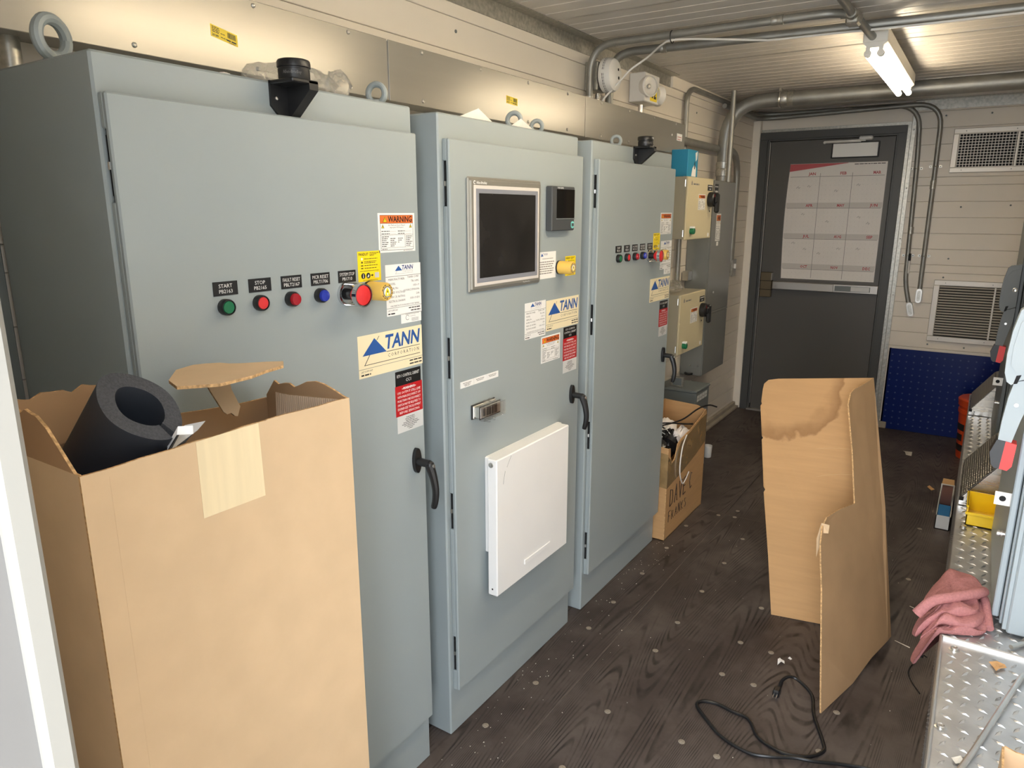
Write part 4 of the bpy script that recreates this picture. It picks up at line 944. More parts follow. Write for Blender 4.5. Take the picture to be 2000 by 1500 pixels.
b = MB(); b.box(XL+0.001, -0.345, 3.80, 3.862, 0.98, 1.00, 0, 0.001); b.box(-0.40, -0.36, 3.79, 3.862, 1.16, 1.22, 0, 0.003); b.build('side_fitting', [STEEL], t)
def disconnect(y0, y1, z0, z1, xf, label, top):
    t = thing('disconnect_switch', ((XL+xf)/2, (y0+y1)/2, z0), label, 'disconnect switch', 'cream disconnect switches on the left wall')
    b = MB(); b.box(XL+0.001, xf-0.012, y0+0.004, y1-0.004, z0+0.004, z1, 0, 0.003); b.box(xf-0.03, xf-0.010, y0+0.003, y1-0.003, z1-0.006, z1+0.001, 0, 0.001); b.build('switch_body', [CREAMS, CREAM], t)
    b = MB(); b.box(xf-0.012, xf, y0, y1, z0, z1, 0, 0.003); d = b.build('switch_cover', [CREAM], t)
    G = FX(xf); w = y1-y0; h = z1-z0
    for zz in (z1-0.035, z0+0.035):
        b = MB(); b.cyl((xf-0.014, y0-0.004, zz-0.018), (xf-0.014, y0-0.004, zz+0.018), 0.004, 8); b.build('hinge', [STEEL], d)
    b = MB(); b.poly(G, [(y0+w*0.12, z1-h*0.13), (y0+w*0.16, z1-h*0.13), (y0+w*0.16, z1-h*0.09), (y0+w*0.14, z1-h*0.055), (y0+w*0.12, z1-h*0.09)], 0.0006, 0); b.bars(G, y0+w*0.2, y0+w*0.42, z1-h*0.125, h*0.035, 0.0006, 0, 5); b.build('maker_mark', [INKG], d, 0)
    b = MB(); b.box(y0+w*0.77, y0+w*0.97, z1-h*0.20, z1-h*0.10, 0, 0.001, 0, 0, G); b.bars(G, y0+w*0.79, y0+w*0.95, z1-h*0.135, h*0.022, 0.0013, 1, 3); b.bars(G, y0+w*0.84, y0+w*0.90, z1-h*0.18, h*0.022, 0.0013, 1, 4); b.build('title_plate', [LBLK, INKW], d, 0)
    lab_warn(G, y0+w*0.42, y0+w*0.70, z1-h*0.52, z1-h*0.265, d)
    hy, hz = y0+w*0.86, z1-h*0.345
    b = MB(); b.lathe((xf, hy, hz), X_, [(0.040, 0), (0.042, 0.008), (0.040, 0.030), (0.034, 0.036)], 28, 0); b.box(xf+0.030, xf+0.058, hy-0.002, hy+0.020, hz-0.075, hz+0.034, 0, 0.008); b.box(xf+0.034, xf+0.050, hy-0.018, hy+0.014, hz-0.020, hz+0.020, 0, 0.006); b.rect(FX(xf+0.0365), hy-0.018, hy-0.012, hz+0.012, hz+0.028, 0, 1); b.build('rotary_handle', [BLACK, BRED], d)
    b = MB(); b.lathe((xf, y0+w*0.18, z0+h*0.14), X_, [(0.017, 0), (0.017, 0.020), (0.014, 0.024)], 20, 0); b.box(y0+w*0.15, y0+w*0.21, z0+h*0.185, z0+h*0.215, 0.0, 0.022, 1, 0.001, G); b.build('pilot_lamp', [BGREEN, LWHITE], d)
    b = MB(); b.lathe((xf, y0+w*0.90, z1-h*0.54), X_, [(0.005, 0), (0.005, 0.0015)], 10, 0); b.build('cover_screw', [DARK], d)
    b = MB(); b.prism(G, [(y0+w*0.90+0.014*math.cos(k*0.52), z0+h*0.06+0.012*math.sin(k*0.52)) for k in range(12)], 0, 0.0007, 0); b.build('seal_sticker', [LWHITE], d, 0)
    return t
disconnect(3.165, 3.585, 1.437, 1.770, -0.17, 'upper cream disconnect switch on the left wall with blue carton on top', True)
disconnect(3.150, 3.565, 0.800, 1.137, -0.17, 'lower cream disconnect switch on the left wall with clear wrap on top', True)
# things standing on the upper switch
b = MB(); b.box(-0.30, -0.205, 3.24, 3.40, 1.7715, 1.915, 0, 0.003); t = b.build('carton', [CYAN]); tag(t, 'blue carton standing on the upper cream disconnect switch', 'carton')
Gc = FX(-0.205)
b = MB(); b.poly(Gc, [(3.35, 1.90), (3.385, 1.912), (3.38, 1.87), (3.362, 1.855)], 0.0006, 0); b.prism(Gc, [(3.30, 1.776), (3.37, 1.776), (3.37, 1.82), (3.345, 1.84), (3.315, 1.82)], 0.0002, 0.0008, 0); b.prism(Gc, [(3.34, 1.815), (3.352, 1.815), (3.352, 1.848), (3.346, 1.858), (3.34, 1.848)], 0.0008, 0.0012, 1); b.build('carton_print', [LWHITE, INK], t, 0)
def board(x0, x1, y0, y1, z1, tilt, m, label):
    b = MB(); b.box(x0, x1, y0, y1, 1.7715, z1, 0, 0.002); b.v = [(x-tilt*(z-1.7715), y, z) for x, y, z in b.v]; tag(b.build('cardboard_offcut', [m]), label, 'cardboard offcut', 'cardboard offcuts on the upper switch')
board(-0.29, -0.28, 3.415, 3.445, 1.885, 0.0, CARDI, 'darkest narrow cardboard offcut right beside the blue carton')
board(-0.27, -0.255, 3.455, 3.50, 1.90, 0.05, CARD2, 'light brown cardboard offcut in the middle beside the blue carton')
board(-0.31, -0.30, 3.515, 3.56, 1.89, 0.0, CARD2B, 'greyish cardboard offcut farthest from the blue carton')
b = crumple(-0.27, 3.27, 1.139, 0.11, 0.22, 0.045, 31, 14, 14); k = crumple(-0.33, 3.45, 1.139, 0.09, 0.16, 0.05, 32, 12, 12); b.add(k.v, k.f)
tag(b.build('plastic_wrap', [FILM]), 'crumpled clear plastic wrap on the lower cream disconnect switch', 'plastic wrap')
# switch box on the far wall end
t = thing('switch_box', (-0.38, 4.72, 1.14), 'small steel switch box under the bent pipe next to the exit door', 'switch box')
b = MB(); b.box(XL+0.001, -0.345, 4.675, 4.755, 1.125, 1.245, 0, 0.004); b.build('box_body', [GALV], t)
b = MB(); b.box(-0.345, -0.338, 4.672, 4.758, 1.122, 1.248, 0, 0.004); b.box(-0.338, -0.326, 4.705, 4.725, 1.18, 1.215, 1, 0.002); b.build('cover_plate', [STEEL, WHITE], t)
# transformer on the floor
t = thing('floor_transformer', (-0.28, 3.58, 0), 'low dark grey transformer on the floor behind the open carton of scraps', 'transformer')
b = MB(); b.box(XL+0.002, -0.150, 3.455, 3.70, 0.0, 0.520, 0, 0.004); b.build('transformer_case', [DGREY], t)
b = MB(); b.box(XL+0.002, -0.145, 3.450, 3.705, 0.520, 0.535, 0, 0.003); b.build('transformer_lid', [DGREY], t)
Gt = FX(-0.150); b = MB()
for k in range(4): b.box(3.475+0.048*k, 3.515+0.048*k, 0.462, 0.500, 0, 0.0008, 0, 0, Gt); b.bars(Gt, 3.479+0.048*k, 3.511+0.048*k, 0.478, 0.006, 0.001, 1, k)
for k in range(5): b.bars(Gt, 3.52, 3.62-0.02*(k % 2), 0.43-0.02*k, 0.008, 0.0008, 1, k+5)
b.build('rating_labels', [LGREY, INKG], t, 0)
b = MB(); b.box(-0.33, -0.25, 3.50, 3.512, 0.536, 0.60, 0, 0.002); b.box(-0.318, -0.262, 3.499, 3.513, 0.545, 0.59, 1, 0.002); tag(b.build('metal_bracket', [GALV, DGREY]), 'small square steel bracket standing on the floor transformer', 'bracket')

# ------------------------------------------------------------------ fluorescent lamps
def lamp(y0, y1, label, x=0.722):
    t = thing('fluorescent_lamp', (x, (y0+y1)/2, ZC), label, 'ceiling lamp', 'two-tube ceiling lamps')
    b = MB(); b.box(x-0.045, x+0.045, y0, y1, 2.245, 2.300, 0, 0.003); b.prism(lambda a, c, d: (a, d, c), [(x-0.045, 2.245), (x+0.045, 2.245), (x+0.022, 2.225), (x-0.022, 2.225)], y0, y1, 0); b.build('lamp_housing', [ENAMEL], t)
    b = MB()
    for yy in (y0+0.15, y1-0.15): b.box(x-0.012, x+0.012, yy-0.02, yy+0.02, 2.30, ZC, 0, 0.001)
    b.build('mounting_strut', [GALV], t)
    for s_ in (-1, 1):
        b = MB(); xx = x+s_*0.0235; b.cyl((xx, y0+0.02, 2.205), (xx, y1-0.02, 2.205), 0.0135, 18, 0); tb = b.build('tube', [TUBE], t)
        for (ya, yb, yc) in ((y0+0.004, y0+0.024, y0+0.001), (y1-0.024, y1-0.004, y1-0.012)):
            b = MB(); b.cyl((xx, ya, 2.205), (xx, yb, 2.205), 0.0140, 16, 0); b.box(xx-0.008, xx+0.008, yc, yc+0.011, 2.205, 2.235, 0, 0.001); b.build('tube_end', [ENAMEL], t)
lamp(2.735, 3.945, 'two-tube fluorescent ceiling lamp in front of the exit door')
lamp(0.58, 1.79, 'two-tube fluorescent ceiling lamp overhead near the doorway')

# ------------------------------------------------------------------ exit door on the back wall
d1 = bpy.data.objects.new('door_1', None); COL.objects.link(d1); d1.location = (0.145, YB, 0); ORG['door_1'] = Vector((0.145, YB, 0)); struct(d1, 'dark grey steel exit door with panic bar')
b = MB(); yf = YB-0.055
b.box(-0.345, -0.290, yf, YB+0.01, 0, 2.118, 0, 0.001); b.box(0.592, 0.640, yf, YB+0.01, 0, 2.118, 0, 0.001); b.box(-0.345, 0.640, yf, YB+0.01, 2.118, 2.170, 0, 0.001)
b.box(-0.290, -0.274, yf+0.012, YB+0.01, 0, 2.106, 0, 0.001); b.box(0.580, 0.592, yf+0.012, YB+0.01, 0, 2.106, 0, 0.001); b.box(-0.290, 0.592, yf+0.012, YB+0.01, 2.106, 2.118, 0, 0.001)
b.build('door_frame', [EXITF], d1)
b = MB(); b.box(-0.268, 0.577, YB-0.030, YB+0.011, 0.012, 2.102, 0, 0.002); b.build('door_leaf', [EXIT], d1)
b = MB(); b.box(-0.276, -0.2695, YB-0.034, YB-0.02, 0.05, 2.10, 0, 0.001); b.build('weather_strip', [ALU], d1)
b = MB(); b.box(-0.290, 0.592, YB-0.07, YB+0.01, 0.0, 0.014, 0, 0.002); b.build('threshold', [ALU], d1)
yl = YB-0.030
b = MB(); b.box(-0.257, -0.170, yl-0.045, yl, 0.935, 1.128, 0, 0.004); b.box(-0.259, -0.168, yl-0.047, yl-0.002, 0.992, 0.996, 1, 0.001); b.box(-0.259, -0.168, yl-0.047, yl-0.002, 1.060, 1.064, 1, 0.001); b.box(-0.176, -0.169, yl-0.048, yl-0.004, 1.068, 1.124, 2, 0.001); bar = b.build('latch_case', [BRONZE, DARK, ALU], d1)
b = MB(); b.box(-0.165, 0.580, yl-0.040, yl, 1.000, 1.062, 0, 0.003); b.box(-0.160, 0.282, yl-0.055, yl-0.038, 1.002, 1.060, 0, 0.003); b.box(0.290, 0.530, yl-0.043, yl-0.039, 1.012, 1.050, 1, 0.001); b.box(0.40, 0.525, yl-0.0445, yl-0.042, 1.014, 1.048, 2, 0.001)
b.build('panic_bar', [ALU, DGREY, LGREY], d1)
b = MB(); b.box(0.165, 0.480, yl-0.012, yl, 1.966, 2.075, 1, 0.003); b.box(0.175, 0.470, yl-0.016, yl-0.010, 1.974, 2.067, 0, 0.001); b.build('blank_sign_plate', [LWHITE, BLACK], d1)
b = MB(); b.box(0.110, 0.390, yl-0.030, yl-0.022, 2.076, 2.090, 0, 0.002); b.box(0.120, 0.360, yl-0.040, yl-0.034, 2.070, 2.078, 0, 0.002); b.box(0.345, 0.435, yl-0.050, yl, 2.082, 2.110, 1, 0.008); b.cyl((0.118, yl-0.045, 2.076), (0.118, yl-0.012, 2.076), 0.008, 10, 0); b.build('door_closer', [STEEL, LGREY], d1)

# wall calendar in a plastic sleeve, hung on the door
def cal_bulge(a, b):
    u = (a+0.112)/0.655; v = (b-1.085)/0.85
    return 0.004 + 0.010*math.sin(3.0*u+1.0)*math.sin(2.2*v) * (0.4+v*(1-v)*2)
CY = YB-0.0305
def FCal(a, b, c=0.0):
    u = (a+0.112)/0.655; v = (b-1.085)/0.85
    aa = a + (-0.012*math.sin(math.pi*v) if u < 0.1 else 0.0)*(1-u*8 if u < 0.1 else 0) - 0.02*max(0, v-0.55)*max(0, 0) 
    return (aa, CY-abs(cal_bulge(a, b))-c, b)
t = thing('wall_calendar', (0.215, CY, 1.085), 'large white year calendar with a red header, taped to the exit door', 'calendar')
b = MB(); n = 18; m = 22; x0c, x1c, z0c, z1c = -0.112, 0.543, 1.085, 1.935
vs = [FCal(x0c+(x1c-x0c)*i/n, z0c+(z1c-z0c)*j/m, 0) for j in range(m+1) for i in range(n+1)]
b.add(vs, [(j*(n+1)+i, j*(n+1)+i+1, (j+1)*(n+1)+i+1, (j+1)*(n+1)+i) for j in range(m) for i in range(n)], 0); b.build('calendar_sheet', [PAPER], t, 60)
b = MB()
def strip(a0, a1, b0, b1, mi, c=0.001, k=14):
    for i in range(k):
        p = a0+(a1-a0)*i/k; q = a0+(a1-a0)*(i+1)/k; b.add([FCal(p, b0, c), FCal(q, b0, c), FCal(q, b1, c), FCal(p, b1, c)], [(0,1,2,3)], mi)
for i in range(16):
    p = x0c+0.40*i/16; q = x0c+0.40*(i+1)/16
    f = lambda a: 1.932 - 0.052*max(0.02, 1-(a-x0c)/0.40)
    b.add([FCal(p, f(p), .001), FCal(q, f(q), .001), FCal(q, 1.934, .001), FCal(p, 1.934, .001)], [(0,1,2,3)], 1)
b.text(FCal, '2024', 0.0, 1.92, 0.06, 0.008, 0.0015, 4) if False else None
rowz = [1.846, 1.618, 1.392, 1.165]
mon = ['JAN', 'FEB', 'MAR', 'APR', 'MAY', 'JUN', 'JUL', 'AUG', 'SEP', 'OCT', 'NOV', 'DEC']
for r in range(4):
    z = rowz[r]
    if r: strip(x0c+0.004, x1c-0.004, z-0.002, z+0.036, 2, 0.0008)
    strip(x0c+0.01, x1c-0.01, z-0.006, z-0.003, 3, 0.0012)
    for c in range(3):
        a = x0c+0.218*c
        b.text(FCal, mon[r*3+c], a+0.135, z+0.006, 0.05, 0.020, 0.0016, 1, True, 1)
        rr = random.Random(r*3+c)
        for i in range(7):
            for j in range(5):
                zz = z-0.035-0.034*j
                if zz > z0c+0.01: b.rect(FCal, a+0.016+0.029*i, a+0.0195+0.029*i, zz, zz+0.004, 0.0012, 2)
        for _ in range(rr.choice((1, 2, 2))):
            pa = a+rr.uniform(0.02, 0.17); pz = z-rr.uniform(0.04, 0.13)
            if pz > z0c+0.02: b.tube([FCal(pa, pz, .0015), FCal(pa+0.012, pz+0.012, .0015), FCal(pa+0.016, pz-0.004, .0015), FCal(pa+0.024, pz+0.006, .0015)], 0.0012, 4, 4)
for a in (x0c+0.216, x0c+0.434): 
    for j in range(12):
        z = z0c+0.01+(z1c-z0c-0.08)*j/12; z2 = z0c+0.01+(z1c-z0c-0.08)*(j+1)/12
        b.add([FCal(a, z, .0011), FCal(a+0.003, z, .0011), FCal(a+0.003, z2, .0011), FCal(a, z2, .0011)], [(0,1,2,3)], 3)
b.bars(FCal, 0.33, 0.53, 1.920, 0.008, 0.0015, 4, 6)
b.build('calendar_print', [PAPER, INKR, PAPERB, INKG, INK], t, 0)
b = MB(); rr = random.Random(5); n = 22; m = 30
vs = []
for j in range(m+1):
    for i in range(n+1):
        p = FCal(x0c-0.004+(x1c-x0c+0.008)*i/n, z0c-0.004+(z1c-z0c+0.008)*j/m, 0.003+rr.uniform(0, 0.004)); vs.append(p)
b.add(vs, [(j*(n+1)+i, j*(n+1)+i+1, (j+1)*(n+1)+i+1, (j+1)*(n+1)+i) for j in range(m) for i in range(n)], 0)
SLV = mat('plastic_sleeve', (0.95, 0.94, 0.92), 0.12, alpha=0.10, spec=0.8)
b.build('plastic_sleeve', [SLV], t, 180)

# ------------------------------------------------------------------ vents in the back wall
def vent_frame(x0, x1, z0, z1, w, t):
    b = MB(); y0 = YB-0.022
    for q in ((x0, x1, z1-w, z1), (x0, x1, z0, z0+w), (x0, x0+w, z0+w, z1-w), (x1-w, x1, z0+w, z1-w)):
        b.box(q[0], q[1], y0, YB-0.0005, q[2], q[3], 0, 0.003)
    b.build('vent_frame', [mat('vent_frame_alu', rgb(206, 200, 190), 0.4, metal=0.3)] if 'vent_frame_alu' not in MATS else [MATS['vent_frame_alu']], t)
    for i in range(3):
        for z in (z1-w/2, z0+w/2): screw_at(t, (x0+0.07+(x1-x0-0.14)*i/2, y0, z), (0, -1, 0), 0.0032, DGREY)
    d = MB(); d.box(x0+w, x1-w, YB-0.004, YB-0.0005, z0+w, z1-w, 0); d.build('dark_duct', [DARK], t)
t = thing('louver_vent', (1.27, YB, 0.689), 'lower wall vent with horizontal louvers above the blue pegboard', 'vent', 'wall vents')
vent_frame(0.925, 1.62, 0.689, 1.123, 0.038, t)
s0 = None; ns = 19
for k in range(ns):
    z = 0.733+(1.085-0.733)*(k+0.5)/ns
    if s0 is None:
        b = MB(); b.prism(lambda a, c, d: (d, a, c), [(YB-0.019, z-0.005), (YB-0.017, z-0.0055), (YB-0.006, z+0.004), (YB-0.008, z+0.005)], 0.964, 1.581, 0); s0 = b.build('louver', [MATS['vent_frame_alu']], t); zb = z
    else: share(s0, t, (0, 0, z-zb))
b = MB(); b.box(1.285, 1.297, YB-0.021, YB-0.004, 0.727, 1.085, 0, 0.002); b.box(1.58, 1.592, YB-0.021, YB-0.004, 0.727, 1.085, 0, 0.002); b.build('mullion', [MATS['vent_frame_alu']], t)
t = thing('grille_vent', (1.27, YB, 1.845), 'upper wall vent with a square egg-crate grille near the ceiling', 'vent', 'wall vents')
vent_frame(0.921, 1.62, 1.845, 2.130, 0.034, t)
b = MB(); x = 0.958
while x < 1.584: b.box(x-0.0015, x+0.0015, YB-0.018, YB-0.005, 1.879, 2.096, 0); x += 0.0185
z = 1.881
while z < 2.096: b.box(0.955, 1.586, YB-0.018, YB-0.005, z-0.0015, z+0.0015, 0); z += 0.0178
o = b.build('egg_crate_grille', [MATS['vent_frame_alu']], t, 0); o['kind'] = 'stuff'
b = MB(); b.box(1.278, 1.290, YB-0.021, YB-0.004, 1.879, 2.096, 0, 0.002); b.build('mullion', [MATS['vent_frame_alu']], t)

# ------------------------------------------------------------------ blue pegboard, bucket, marker
t = thing('pegboard', (1.2, YB-0.03, 0.0), 'dark blue perforated pegboard sheet standing against the back wall', 'pegboard')
b = MB(); b.box(0.700, 1.70, YB-0.022, YB-0.016, 0.0, 0.612, 0, 0.002); b.box(0.700, 0.712, YB-0.022, YB-0.001, 0.0, 0.612, 0, 0.002); b.build('pegboard_sheet', [PEG], t)
b = MB()
for i in range(21):
    for j in range(12):
        if (i+j) % 1: continue
        x = 0.725+0.0475*i; z = 0.045+0.0475*j; F_ = FY(YB-0.0222); r = 0.006
        b.poly(F_, [(x+r*math.cos(k*math.pi/4), z+r*math.sin(k*math.pi/4)) for k in range(8)], 0.0004, 0)
o = b.build('peg_holes', [PEGH], t, 0); o['kind'] = 'stuff'
t = thing('bucket', (1.335, 4.80, 0), 'orange plastic bucket on the floor in front of the blue pegboard', 'bucket')
b = MB(); b.lathe((1.335, 4.80, 0), Z_, [(0.128, 0), (0.130, 0.01), (0.146, 0.30), (0.152, 0.305), (0.152, 0.33), (0.147, 0.332), (0.149, 0.352), (0.156, 0.355), (0.156, 0.385), (0.150, 0.39), (0.148, 0.38), (0.146, 0.30), (0.126, 0.012)], 36, 0); b.build('bucket_body', [BUCKET], t)
b = MB(); b.lathe((1.335, 4.80, 0), Z_, [(0.158, 0.375), (0.160, 0.395), (0.150, 0.404), (0.10, 0.402)], 36, 0); b.build('bucket_lid', [BUCKET], t)
b = MB()
for (a0, a1, z0, z1) in ((3.2, 3.9, 0.19, 0.235), (3.3, 3.8, 0.12, 0.165), (3.25, 3.9, 0.05, 0.095), (4.1, 4.7, 0.12, 0.2)):
    k = 8; vs = []
    for i in range(k+1):
        a = a0+(a1-a0)*i/k
        for z in (z0, z1): r = 0.1300+0.016*(z-0.01)/0.29+0.0012; vs.append((1.335+r*math.cos(a), 4.80+r*math.sin(a), z))
    b.add(vs, [(2*i, 2*i+2, 2*i+3, 2*i+1) for i in range(k)], 0)
b.build('printed_patches', [INK], t, 0)
b = MB(); b.cyl((0.758, YB-0.040, 1.17), (0.756, YB-0.040, 1.25), 0.006, 10, 0); b.cyl((0.756, YB-0.040, 1.25), (0.755, YB-0.040, 1.30), 0.0085, 10, 1); b.lathe((0.758, YB-0.040, 1.17), (0, 0, -1), [(0.006, 0), (0.002, 0.012)], 10, 0)
tag(b.build('marker_pen', [WHITE, BLACK]), 'white marker pen with black cap tucked behind the left hanging conduit', 'marker pen')

# ------------------------------------------------------------------ tall cardboard box in the foreground
def sheet(b, F, pts, t=0.004, m=0, me=1, mb=None):
    """flat cardboard piece with thickness: front material m, back mb, corrugated edge me"""
    n = len(pts); k = len(b.v)
    b.v.extend(F(p, q, t/2) for p, q in pts); b.v.extend(F(p, q, -t/2) for p, q in pts)
    b.f.append(tuple(range(k, k+n))); b.m.append(m); b.f.append(tuple(range(k+n, k+2*n))[::-1]); b.m.append(m if mb is None else mb)
    for i in range(n):
        j = (i+1) % n; b.f.append((k+i, k+j, k+n+j, k+n+i)); b.m.append(me)
def jag(p, q, n, amp, seed):
    rr = random.Random(seed); out = []
    for i in range(n+1):
        t = i/n; out.append((p[0]+(q[0]-p[0])*t + (rr.uniform(-amp, amp)*0.4 if 0 < i < n else 0), p[1]+(q[1]-p[1])*t + (rr.uniform(-amp, amp) if 0 < i < n else 0)))
    return out
BX0, BX1, BY0, BY1, BZ = 0.048, 0.277, -0.226, 0.238, 1.26
t = thing('cardboard_box', ((BX0+BX1)/2, (BY0+BY1)/2, 0), 'tall open cardboard box in the foreground with a masking tape patch', 'cardboard box')
b = MB(); sheet(b, FX(BX1-0.002), [(BY0, 0.0), (BY1, 0.0)] + jag((BY1, BZ+0.001), (0.06, BZ+0.004), 5, 0.0012, 1) + jag((0.058, BZ+0.003), (BY0, BZ-0.001), 7, 0.0015, 2), 0.004, 0, 2, 1); b.build('front_panel', [CARD, CARDI, CARDE], t, 0)
b = MB(); sheet(b, FY(BY0+0.002), [(BX0, 0.0), (BX1-0.004, 0.0)] + jag((BX1-0.004, BZ), (BX0, BZ+0.002), 5, 0.002, 3), 0.004, 0, 2, 1); b.build('side_panel', [CARD, CARDI, CARDE], t, 0)
top = [(BX1-0.004, 1.261), (0.262, 1.264), (0.240, 1.272), (0.215, 1.279), (0.194, 1.281), (0.170, 1.277), (0.150, 1.268), (0.135, 1.262), (0.122, 1.268), (0.105, 1.266), (0.090, 1.262), (0.078, 1.268), (0.065, 1.252), (BX0+0.004, 1.236)]
b = MB(); sheet(b, FY(BY1-0.002), [(BX0, 0.0), (BX1-0.004, 0.0)] + top, 0.004, 1, 2, 0)
G = FY(BY1-0.004)
for i in range(34):                      # bare corrugation where the inner liner is torn off
    x = 0.080+i*0.0056
    if x < 0.262: b.tube([G(x, 1.19+0.16*max(0, x-0.16), -0.0002), G(x+0.003, min(1.2585, 1.245+0.08*max(0, x-0.12)), -0.0002)], 0.0026, 6, 3)
b.build('side_panel', [CARD, CARDI, CARDE, mat('corrugation', rgb(206, 178, 148), 0.9)], t, 0)
b = MB(); sheet(b, FX(BX0+0.002), [(BY0+0.004, 0.0), (BY1-0.004, 0.0)] + jag((BY1-0.004, BZ-0.03), (BY0+0.004, BZ), 7, 0.004, 4), 0.004, 1, 2, 0); b.build('back_panel', [CARD, CARDI, CARDE], t, 0)
b = MB(); b.box(BX0, BX1, BY0, BY1, 0.0, 0.004); b.build('bottom_panel', [CARD], t, 0)
b = MB(); b.tube([(BX1-0.0003, BY0+0.036, 0.01), (BX1-0.0003, BY0+0.036, BZ-0.012)], 0.0008, 5); b.build('score_line', [CARD], t)
b = MB(); sheet(b, FX(BX0+0.006), [(BY0+0.006, 1.24), (-0.02, 1.24), (-0.05, 1.30)] + jag((-0.075, 1.318), (BY0+0.006, 1.322), 10, 0.007, 14), 0.004, 1, 2, 0); b.build('torn_flap', [CARD, CARDI, CARDE], t, 0)
Ff = FP((BX0+0.01, BY0+0.002, BZ), (1, 0, 0.0), (0.0, -0.10, 1))
b = MB(); sheet(b, Ff, [(0.0, 0.0), (0.205, 0.0), (0.16, 0.055), (0.14, 0.068)] + jag((0.125, 0.070), (0.0, 0.066), 9, 0.006, 6), 0.004, 0, 2, 1); b.build('side_flap', [CARDI, CARD, CARDE], t, 0)
fl = [(0.150, -0.020), (0.089, 0.031), (0.076, 0.07), (0.084, 0.09), (0.099, 0.107), (0.118, 0.112), (0.133, 0.124), (0.16, 0.157), (0.181, 0.177), (0.209, 0.154), (0.218, 0.11), (0.232, 0.072), (0.236, 0.011), (0.199, -0.037)]
b = MB(); sheet(b, lambda a, c, d=0: (a, c, 1.325+d), fl, 0.005, 0, 2, 1); 
b.build('back_flap', [CARD, CARDI, CARDE], t, 0)
b = MB(); sheet(b, FP((0.135, 0.05, 1.24), (0, 1, 0), (-0.1, 0, 1)), [(0.0, 0.083), (0.05, 0.083), (0.052, 0.045), (0.064, 0.012)] + jag((0.056, -0.004), (0.030, 0.010), 5, 0.004, 9) + [(0.012, 0.05)], 0.004, 0, 2, 1); b.build('torn_strip', [CARD, CARDI, CARDE], t, 0)
b = MB(); sheet(b, FX(BX1+0.0004), [(-0.065, 1.142), (0.045, 1.141)] + jag((0.043, 1.2625), (-0.065, 1.2605), 4, 0.0008, 5), 0.0006, 0, 0); b.build('tape_patch', [TAPE], t, 0)

# split foam pipe insulation sticking out of the box
def foam(o, d, side, R, r, L):
    o = Vector(o); d = Vector(d).normalized(); s_ = Vector(side); s_ = (s_-d*s_.dot(d)).normalized(); w = d.cross(s_); n = 40
    b = MB(); a0 = 0.10; ang = [a0+(2*math.pi-2*a0)*i/n for i in range(n+1)]; vs = []
    def prof(rad, h): return [o - d*h + (s_*math.cos(a)*(1.0+0.10*math.cos(2*a)) + w*math.sin(a)*0.88)*rad for a in ang]
    ri = prof(r, 0); ro = prof(R, 0); ro2 = prof(R*1.02, L); ri2 = prof(r, L); k = n+1
    bev = prof(R*0.985, -0.0015)
    b.v = [tuple(v) for v in ri+ro+ro2+ri2]; f = []
    for i in range(n):
        b.f.append((i, i+1, k+i+1, k+i)); b.m.append(0)
        b.f.append((k+i, k+i+1, 2*k+i+1, 2*k+i)); b.m.append(1)
        b.f.append((2*k+i, 2*k+i+1, 3*k+i+1, 3*k+i)); b.m.append(0)
        b.f.append((3*k+i, 3*k+i+1, i+1, i)); b.m.append(1)
    for e in (0, n): b.f.append((e, k+e, 2*k+e, 3*k+e)); b.m.append(0)
    return b
tb = foam((0.212, -0.103, 1.314), (0.64, 0.06, 0.68), (0.747, 0.32, -0.58), 0.060, 0.035, 0.19)
t = tag(tb.build('pipe_insulation', [FOAM, FOAMS]), 'black split foam pipe insulation sticking out of the tall box', 'pipe insulation')
b = MB(); b.poly(lambda a, c, d=0: (a, c, 0), [(0, 0)]) if False else None
b.add([(0.262, -0.080, 1.286), (0.270, -0.062, 1.284), (0.272, -0.064, 1.272), (0.262, -0.083, 1.274), (0.248, -0.092, 1.250), (0.244, -0.088, 1.258)], [(0, 1, 2, 3), (3, 4, 5, 0)], 0); b.build('adhesive_strip', [LWHITE], t, 0)
# grey plastic sheet and white film in the box
b = MB(); Fp = FP((0.175, -0.13, 1.235), (0.20, 1, 0.06), (-0.6, 0.05, 0.6)); sheet(b, Fp, [(0.0, -0.02), (0.10, -0.005), (0.125, 0.012), (0.095, 0.022), (0.03, 0.022)], 0.0012, 0, 0); sheet(b, Fp, [(0.075, -0.012), (0.125, 0.010), (0.142, 0.022), (0.110, 0.024)], 0.0016, 1, 1)
tag(b.build('plastic_offcut', [mat('grey_plastic', rgb(70, 70, 72), 0.25), WHITE], None, 0), 'grey and white plastic offcut lying in the tall cardboard box', 'plastic offcut')

# ------------------------------------------------------------------ bent cardboard sheet standing on the floor
t = thing('cardboard_sheet', (0.86, 2.1, 0), 'bent brown cardboard sheet standing upright in the middle of the floor', 'cardboard sheet')
Alb = Vector((0.661, 2.104, 0.0)); Fb = Vector((1.085, 2.162, 0.02)); Ft = Vector((0.900, 2.350, 0.967)); Bc = Vector((0.942, 1.588, 0.0))
def plane_sheet(P, th, m, name, mats, bulge=None):
    P = [Vector(p) for p in P]; c = sum(P, Vector())/len(P)
    nrm = Vector()
    for i in range(len(P)): a = P[i]-c; d = P[(i+1) % len(P)]-c; nrm += a.cross(d)
    nrm.normalize(); b = MB(); n = len(P)
    b.v = [tuple(p+nrm*th/2) for p in P] + [tuple(p-nrm*th/2) for p in P]
    b.f = [tuple(range(n)), tuple(range(n, 2*n))[::-1]] + [(i, (i+1) % n, n+(i+1) % n, n+i) for i in range(n)]; b.m = [m, m] + [1]*n
    return b.build(name, mats, t, 0)
